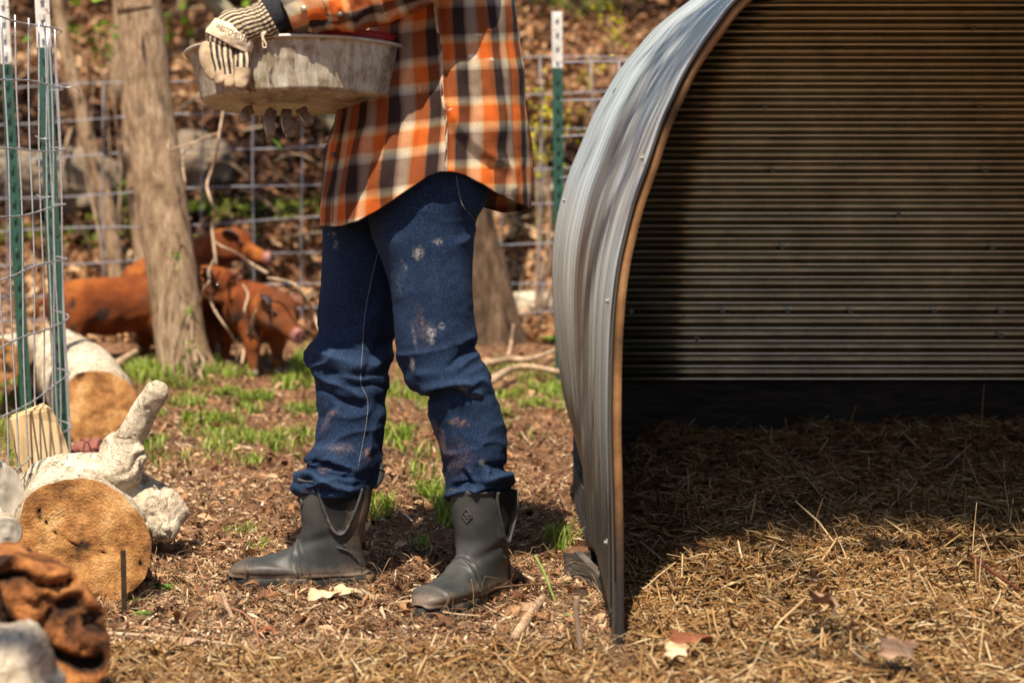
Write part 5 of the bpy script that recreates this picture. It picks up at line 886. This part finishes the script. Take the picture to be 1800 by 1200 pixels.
for nm, path, ru, rd, tipk, mm in (('finger', [(366, 72), (361, 92), (368, 122), (379, 143)], [13, 12, 11, 10], [.014, .013, .012, .011], 0, M_lea), ('finger', [(376, 66), (379, 95), (384, 120), (388, 148)], [14, 13.5, 12.5, 11], [.015, .014, .013, .012], .72, M_str),
                           ('finger', [(397, 74), (398, 100), (402, 128), (404, 156)], [15, 13.5, 12.5, 11.5], [.016, .015, .014, .012], .70, M_str), ('finger', [(424, 84), (426, 105), (425, 128), (422, 157)], [15, 14.5, 14.5, 14.5], [.016, .015, .015, .014], .55, M_str)):
    pth_ = [(u, v, 3.688-.006*i+(.010 if i == 0 else 0)) for i, (u, v) in enumerate(path)]
    if tipk:
        full = spl(pth_, 60); k = int(tipk*60); rk = np.interp(np.linspace(0, 1, 60), np.linspace(0, 1, 4), ru); dk = np.interp(np.linspace(0, 1, 60), np.linspace(0, 1, 4), rd)
        gtube(nm, [tuple(x) for x in full[:k+1:6]]+[tuple(full[k])], list(rk[:k+1:6])+[rk[k]], list(dk[:k+1:6])+[dk[k]], mm, glv, 8, .3, 36, 44, r0=.2, wr=.0010)
        tp = gtube('fingertip', [tuple(x) for x in full[k-1::5]]+[tuple(full[-1])], list(rk[k-1::5]*1.03)+[rk[-1]*1.02], list(dk[k-1::5]*1.03)+[dk[-1]], M_lea, glv, 8, .3, 36, 30, r1=.55, wr=.0012)
    else: gtube(nm, pth_, ru, rd, mm, glv, 8, .3, 36, 50, r0=.2, r1=.3)
gtube('thumb', [(440, 62, 3.74), (452, 84, 3.775), (448, 104, 3.79), (440, 122, 3.80)], [15, 14, 13, 12], [.015, .014, .013, .012], M_lea, glv, 8, 0, 30, 40, r0=.2, r1=.3)
# leather band over the knuckles with its faded print
def bandP(s, t, off=0.0):
    tp = np.stack([np.interp(s, [0, .5, 1], [379, 412, 450]), np.interp(s, [0, .5, 1], [33, 44, 66])], -1); bt = np.stack([np.interp(s, [0, .3, .65, 1], [362, 385, 412, 439]), np.interp(s, [0, .3, .65, 1], [57, 68, 83, 96])], -1)
    q = tp*(1-t[..., None])+bt*t[..., None]; bul = np.sin(math.pi*np.clip(s*.9+.05, 0, 1))**.6*.022*(.75+.25*np.sin(math.pi*t)); cur = np.where(s > .93, (s-.93)*.12, 0)
    D = 3.679-bul+.010+cur-off+.0016*noise(np.stack([s*6, t*3, s*0], -1), 1.5); return P(q[..., 0], q[..., 1], D)
s2, t2 = np.meshgrid(np.linspace(-.02, 1.02, 60), np.linspace(0, 1, 24)); bnd = obj('knuckle_band', bandP(s2, t2), gridF(24, 60, False), M_band, glv); md = bnd.modifiers.new('t', 'SOLIDIFY'); md.thickness = .0035; md.offset = 0
def text_mesh(body, name, fn, m, par):
    cu = bpy.data.curves.new('txt', 'FONT'); cu.body = body; cu.size = 1; cu.align_x = 'LEFT'; to = bpy.data.objects.new('txt', cu); COL.objects.link(to); dg = bpy.context.evaluated_depsgraph_get(); dg.update()
    me = bpy.data.meshes.new_from_object(to.evaluated_get(dg)); V = np.array([v.co[:] for v in me.vertices]); F = [tuple(p.vertices) for p in me.polygons]; bpy.data.objects.remove(to); bpy.data.meshes.remove(me)
    V[:, 0] /= V[:, 0].max(); V[:, 1] /= .73; return obj(name, fn(V), F, m, par, smooth=False)
M_ink = simple('faded_ink', [(.05, .03, .02), (.13, .08, .05)], 60)
text_mesh('WESTCHESTER', 'lettering', lambda V: bandP(.10+.80*V[:, 0], .56-.32*V[:, 1], .0028), M_ink, glv)
V, F, uv = tubeW([p1(466, 57, 3.655), p1(460, 60, 3.652), p1(462, 72, 3.652), p1(462, 82, 3.652), p1(467, 84, 3.652), p1(468, 79, 3.652), p1(464, 70, 3.652), p1(463, 62, 3.652), p1(468, 56, 3.655)], [.0012, .0012], 8, 60); obj('cord_loop', V, F, M_band, glv)
# lower glove
gl2 = empty('glove', p1(490, 190, 3.95), 'soiled leather work glove holding the feed pan from beneath, fingertips showing', 'glove')
gtube('palm', [(610, 160, 4.14), (560, 172, 4.12), (520, 190, 4.09), (480, 196, 4.06)], [26, 30, 17, 14], [.03, .035, .045, .05], M_lead, gl2, 20, 0, 50, 50, r0=.1, r1=.4)
for path, ru_, rd_ in (([(445, 192, 3.86), (434, 196, 3.83), (431, 206, 3.815), (431, 214, 3.81)], [9, 9, 9, 8], .008), ([(480, 192, 3.86), (475, 202, 3.83), (474, 218, 3.80), (477, 241, 3.79)], [8, 9.5, 11.5, 10], .009),
                  ([(504, 192, 3.86), (503, 204, 3.83), (505, 220, 3.80), (512, 242, 3.79)], [8, 10, 12.5, 11], .009), ([(528, 190, 3.86), (532, 200, 3.83), (539, 210, 3.80), (545, 222, 3.80)], [9, 10, 11, 10], .008)):
    gtube('finger', path, ru_, [rd_]*4, M_lead, gl2, 8, .3, 32, 60, r1=.17, wr=.0012)
    e_ = spl([(u-a_*.93*np.interp(k, [0, 3], [.8, .75]), v, D-.004) for k, ((u, v, D), a_) in enumerate(zip(path, ru_))], 12); V, F, uv = tubeW([p1(*q) for q in e_[3:]], [.0010, .0014, .0006], 8, 24); obj('finger_seam', V, F, M_band, gl2)
V, F, uv = tubeW([p1(455, 202, 3.80), p1(457, 215, 3.80), p1(449, 224, 3.80), p1(443, 226, 3.80)], [.0008, .0006], 6, 16); obj('loose_thread', V, F, M_band, gl2)
# ---- boots
m, nt, b = new('rubber', .6, 0, .3); co = coords(nt); c = ramp(nt, nz(nt, co, 14, 5), [(.3, (.022, .024, .024)), (.7, (.042, .044, .042))])
a_ = nd(nt, 'ShaderNodeAttribute', attribute_name='panel'); c = mix(nt, a_.outputs['Fac'], c, (.006, .006, .006)); d_ = nd(nt, 'ShaderNodeAttribute', attribute_name='mud')
q = mth(nt, 'MULTIPLY', mth(nt, 'ADD', d_.outputs['Fac'], .26), mth(nt, 'ADD', nz(nt, co, 42, 8, .72), .2)); c = mix(nt, ramp(nt, q, [(.28, (0, 0, 0)), (.60, (.85, .85, .85))]), c, (.20, .135, .09))
du = ramp(nt, nz(nt, co, 7, 6, .7), [(.42, (0, 0, 0)), (.8, (.28, .28, .28))]); c = mix(nt, du, c, (.16, .13, .11)); L(nt, c, b.inputs['Base Color']); L(nt, mth(nt, 'ADD', .50, mth(nt, 'MULTIPLY', a_.outputs['Fac'], .4)), b.inputs['Roughness'])
bump(nt, b, nz(nt, co, 110, 5), .25, .0012); M_rub = m
M_rub2 = simple('rubber_trim', [(.030, .032, .030), (.055, .056, .052)], 30, rough=.55, stain=(40, .55, .7, (.15, .11, .08)))
M_sole = simple('boot_sole', [(.012, .012, .011), (.035, .032, .028)], 30, rough=.7, stain=(28, .48, .62, (.17, .11, .07)))
def boot(lab, X0, Y0, yaw, z0, sc, side, emb=None):
    t = empty('boot', (X0, Y0, z0), lab, 'boot', 'black rubber boots worn by the person'); rows = [(.150, .232, -.016, .212, .058), (.148, .195, -.013, .185, .057), (.144, .155, -.007, .15, .055), (.142, .125, .002, .12, .052), (.146, .105, .008, .098, .049), (.156, .088, .010, .072, .046), (.172, .076, .006, .048, .0435), (.194, .068, .001, .025, .043), (.215, .061, .004, .010, .044), (.236, .054, .05, .008, .0465), (.256, .052, .11, .008, .050), (.274, .048, .165, .008, .049), (.288, .043, .215, .008, .044), (.298, .034, .252, .008, .034), (.303, .020, .283, .008, .017)]
    r = interp([(i, *x) for i, x in enumerate(rows)], n=170)[:, 1:]; ph = np.linspace(0, 2*math.pi, 96, endpoint=False)[None]; c, s = np.cos(ph), np.sin(ph); cc = np.sign(c)*np.abs(c)**.92
    x = (r[:, 0:1]+r[:, 2:3])/2+(r[:, 0:1]-r[:, 2:3])/2*cc; z = (r[:, 1:2]+r[:, 3:4])/2+(r[:, 1:2]-r[:, 3:4])/2*cc; y = r[:, 4:5]*np.sign(s)*np.abs(s)**.88+0*x; z = np.maximum(z, .006)
    g = np.stack([x, y, z], -1); N = normals(g); N = N*np.sign(((g-g.mean(1, keepdims=True))*N).sum())
    # relief drawn in side view (x, z): collar, neoprene gore, ankle and heel ribs, toe cap
    vis = (y*side > 0); cx, cz, hw = .055, .225, .040
    gore = sm(.004, -.001, np.abs(x-cx)*1.0-(.012+.040*np.clip((z-.118)/.1, 0, 1)**.7))*sm(.112, .120, z)
    pts_g = [(.102, .232), (.100, .20), (.088, .165), (.075, .128), (.060, .112), (.045, .115), (.030, .145), (.014, .19), (.006, .222)]
    def rib(pl, w, a): d, _, _ = dpoly(x, z, pl); return a*np.exp(-(d/w)**2)
    f = rib(pts_g, .0045, .0028)+rib([(.008, .012), (.018, .045), (.038, .070), (.060, .080)], .0022, .0018)+rib([(.012, .035), (.026, .062), (.048, .086)], .0018, .0012)+rib([(.150, .112), (.160, .085), (.156, .045), (.150, .02)], .003, .0016)+rib([(.155, .100), (.135, .05), (.12, .012)], .0018, .0013)
    f = f+rib([(-.02, .016), (.30, .016)], .003, .002)+rib([(.262, .06), (.258, .03), (.262, .01)], .0025, .002)-.0018*gore+rib([(.145, .226), (.112, .228), (.102, .224)], .0035, .0022)
    f = 2.2*f+.0015*noise(g, 22)+.0035*noise(g, 9, 3)*sm(.05, .12, z)-.004*np.exp(-((z-.105+.3*(x-.08))/.012)**2)*sm(.02, .12, x); g = g+N*f[..., None]*1.0
    Mx = np.array(Matrix.Rotation(yaw, 3, 'Z')); tr = lambda V: (np.asarray(V).reshape(-1, 3)*sc) @ Mx.T+np.array([X0, Y0, z0])
    o = obj('upper', tr(g), gridF(170, 96), M_rub, t); attr(o, 'panel', gore.ravel()); attr(o, 'mud', (1.0*np.exp(-z/.022)+.5*np.exp(-((x-.01)/.03)**2)*sm(.02, .12, z)*sm(.22, .15, z)+.12*sm(.22, .29, x)).ravel()); md = o.modifiers.new('t', 'SOLIDIFY'); md.thickness = .004; md.offset = -1
    # sole
    a = np.linspace(0, 2*math.pi, 80, endpoint=False); L_ = []
    for zz, gr in ((-.012, -.001), (-.008, .004), (.004, .0045), (.013, .004), (.015, .001)):
        xx = .146+(.158+gr)*np.cos(a); wd = np.interp(xx, [-.02, .0, .05, .11, .2, .26, .305], [.022, .034, .037, .034, .048, .043, .018]); L_.append(np.stack([xx, (wd+gr)*np.sign(np.sin(a))*np.abs(np.sin(a))**.55, zz+0*a], -1))
    gS_ = np.array(L_); F = [tuple(f_) for f_ in gridF(5, 80)]+[tuple(range(80))[::-1], tuple(range(320, 400))]; osole = obj('sole', tr(gS_), F, M_sole, t)
    for k in range(9):
        xk = .02+.032*k; 
        if .09 < xk < .13: continue
        V, F, _ = box((xk, side*.036+(.010*side if xk > .15 else 0), -.010), (.016, .024, .012)); obj('tread_lug', tr(V), F, M_sole, osole, smooth=False)
    ang = np.arctan2(g[..., 1], g[..., 0]-.066); shaft = g[..., 2] > .10
    def near3(m): k = np.unravel_index(np.argmin(np.where(m[1], m[0], 9)), g.shape[:2]); return g[k], N[k]
    def sp(du, dz, off, z0=.178):
        p, n_ = near3(((ang-emb[0])**2+((g[..., 2]-z0)*12)**2, shaft)); t_ = np.cross([0, 0, 1.], n_); t_ /= np.linalg.norm(t_); u_ = np.cross(n_, t_); return p+t_*du+u_*dz+n_*(off+.0006)
    w = .0125; dia = [(w, 0), (0, w*1.25), (-w, 0), (0, -w*1.25)]; it = []
    for k in range(4): q0, q1 = dia[k], dia[(k+1) % 4]; it.append(tubeW([sp(q0[0], q0[1], 0), sp((q0[0]+q1[0])/2, (q0[1]+q1[1])/2, 0), sp(q1[0], q1[1], 0)], [.0014, .0014], 6, 8))
    V, F, uv = merge(it); obj('emblem_frame', tr(V), F, M_rub2, o)
    it = [tubeW([sp(-.006, -.001, 0), sp(-.004, .005, 0), sp(0, .000, 0), sp(.004, .005, 0), sp(.006, -.001, 0)], [.0010, .0010], 5, 14), tubeW([sp(-.005, -.006, 0), sp(0, -.004, 0), sp(.005, -.006, 0)], [.0009, .0009], 5, 8)]
    V, F, uv = merge(it); obj('emblem', tr(V), F, M_rub2, o)
    # raised rubber piping round the stretch gore, round the collar, and the heel and ankle ribs
    def onside(px, pz): p, n_ = near3(((g[..., 0]-px)**2+(g[..., 2]-pz)**2, g[..., 1]*side > .004)); return p+n_*.0004
    for pl, rr_ in ((pts_g, .0036), ([(.008, .014), (.018, .045), (.036, .070), (.058, .080)], .0013), ([(.014, .035), (.026, .060), (.046, .086)], .0010), ([(.150, .105), (.152, .085), (.146, .050), (.138, .02)], .0016)):
        q = spl([(a_1, 0, b_1) for a_1, b_1 in pl], 26); q = np.array([onside(a_1, b_1) for a_1, _, b_1 in q]); q[1:-1] = (q[:-2]+q[1:-1]*2+q[2:])/4; V, F, uv = tubeW(list(q[::2]), [rr_, rr_], 8, 60); obj('piping', tr(V), F, M_rub2, t)
    if emb[1]: V, F, uv = tubeW([(-.016, 0, .205), (-.030, .002, .222), (-.036, .003, .248), (-.026, .004, .256), (-.016, .003, .238), (-.013, 0, .212)], [.003, .003], 8, 30, sq=2.5); obj('pull_loop', tr(V), F, M_rub, t)
    return t
boot('black rubber boot on the far foot, seen side on and pointing left', -.318, 4.03, math.pi+.06, .016, .99, 1, (.25, 1))
boot('black rubber boot on the near foot, toe pointing towards the camera', -.020, 3.965, math.pi+.98, .016, 1.0, 1, (.12, 0))
# ============================================================ FEED PAN
m, nt, b = new('stained_zinc', .55, .35, .4); co = coords(nt); cz = coords(nt, 'Object', (1, 1, .16))
c = ramp(nt, nz(nt, co, 15, 9, .78), [(.36, (.10, .066, .038)), (.47, (.24, .185, .12)), (.60, (.42, .375, .28))]); c = mix(nt, ramp(nt, nz(nt, cz, 62, 6, .75), [(.46, (0, 0, 0)), (.66, (.6, .6, .6))]), c, (.66, .63, .53))
c = mix(nt, ramp(nt, nz(nt, co, 13, 6, .7), [(.62, (0, 0, 0)), (.70, (.85, .85, .85))]), c, (.07, .045, .028)); L(nt, c, b.inputs['Base Color']); L(nt, ramp(nt, nz(nt, co, 30, 4), [(.3, (.38, .38, .38)), (.7, (.7, .7, .7))]), b.inputs['Roughness']); bump(nt, b, nz(nt, co, 70, 6, .7), .35, .002); M_zinc = m
pc = np.array(p1(525, 97, 3.885)); pan = empty('feed_pan', tuple(pc), 'dented stained galvanised round metal feed pan held at chest height', 'pan')
Mr = np.array((Matrix.Rotation(math.radians(-1.0), 3, 'Y') @ Matrix.Rotation(math.radians(-7.2), 3, 'X')))
def ring(rows, nm, m, n=150, par=pan, dent=True):
    a = np.linspace(0, 2*math.pi, n, endpoint=False)[None]; rr = np.array(rows)[:, 0:1]; z = np.array(rows)[:, 1:2]; x = rr*np.cos(a); y = rr*.915*np.sin(a); g = np.stack([x, y, z+0*x], -1)
    if dent: g = g*(1+.006*noise(g, 9)[..., None]*np.array([1, 1, 0])); g[..., 2] += .0018*noise(g, 14)
    g = g @ Mr.T+pc; return obj(nm, g, gridF(len(rows), n), m, par)
wall = [(.2285, .001), (.2262, -.001)]+[(.2215-.0225*t, -t*.090) for t in np.linspace(.03, 1, 14)]; corner = [(.199-.001*0-.012*(1-math.cos(q)), -.090-.010*math.sin(q)) for q in np.linspace(.2, math.pi/2, 6)]
ring(wall+corner+[(.187*k, -.1002+.0012*math.sin(k*9)) for k in np.linspace(.97, .01, 14)], 'outer_wall', M_zinc)
ring([(.2185-.0225*t, -t*.088) for t in np.linspace(0, 1, 10)]+[(.184, -.0965), (.1, -.0970), (.002, -.0970)], 'inner_wall', M_zinc)
a = np.linspace(0, 2*math.pi, 13)[:-1]; ring([(.2285+.0040*math.cos(q), .001+.0036*math.sin(q)) for q in list(a)+[0]], 'rolled_rim', simple('rim_zinc', [(.36, .33, .27), (.56, .53, .46)], 30, rough=.55, metal=.5), 180)
0 and tubeW([pc+Mr @ np.array([-.222, y, .001+.0]) +np.array([-.012*math.cos(y*13), 0, -.004-.008*abs(y)*10*0]) for y in np.linspace(-.06, .06, 9)], [.003, .003], 8, 30)
pc2 = pc+np.array([.024, -.012, .022]); bw = empty('red_tub', tuple(pc2), 'red plastic tub rim showing above the edge of the feed pan', 'tub')
M_red = simple('red_plastic', [(.28, .018, .016), (.42, .03, .025)], 14, rough=.4)
def ring2(rows, nm): 
    a = np.linspace(0, 2*math.pi, 100, endpoint=False)[None]; rr = np.array(rows)[:, 0:1]; z = np.array(rows)[:, 1:2]; g = np.stack([rr*np.cos(a), rr*.9*np.sin(a), z+0*rr*a], -1) @ Mr.T+pc2; return obj(nm, g, gridF(len(rows), 100), M_red, bw)
ring2([(.19-.03*t, -.08*t) for t in np.linspace(0, 1, 8)]+[(.15, -.085), (.002, -.085)], 'tub_wall'); ring2([(.192+.004*math.cos(q), .002*math.sin(q)) for q in np.linspace(0, 6.283, 9)], 'tub_rim')
a_x = pc+Mr @ np.array([-.085, -.186, -.088]); tag(obj('mud_clod', *union([(tuple(a_x), tuple(a_x+[.012, 0, -.012]), .005, .004), (tuple(a_x+[.004, 0, -.006]), tuple(a_x+[-.008, 0, -.002]), .004, .003)], .002, 1), M_soil, None, org=tuple(a_x)), 'small dark clod of mud stuck on the lower edge of the pan wall', 'mud')
tag(obj('yellow_petal', *(box(tuple(np.array([C0[150*0+60, 0], 0, 0])+np.array(p1(1076, 98, 4.6))*np.array([0, 1, 1])+np.array([p1(1076, 98, 4.6)[0], 0, 0])-np.array([C0[60, 0], 0, 0])), (.008, .008, .004)))[:2], M_yel, None, uv=np.full((8, 2), .3), org=p1(1076, 98, 4.6)), 'tiny yellow petal stuck on the curved metal outside of the shelter', 'petal')
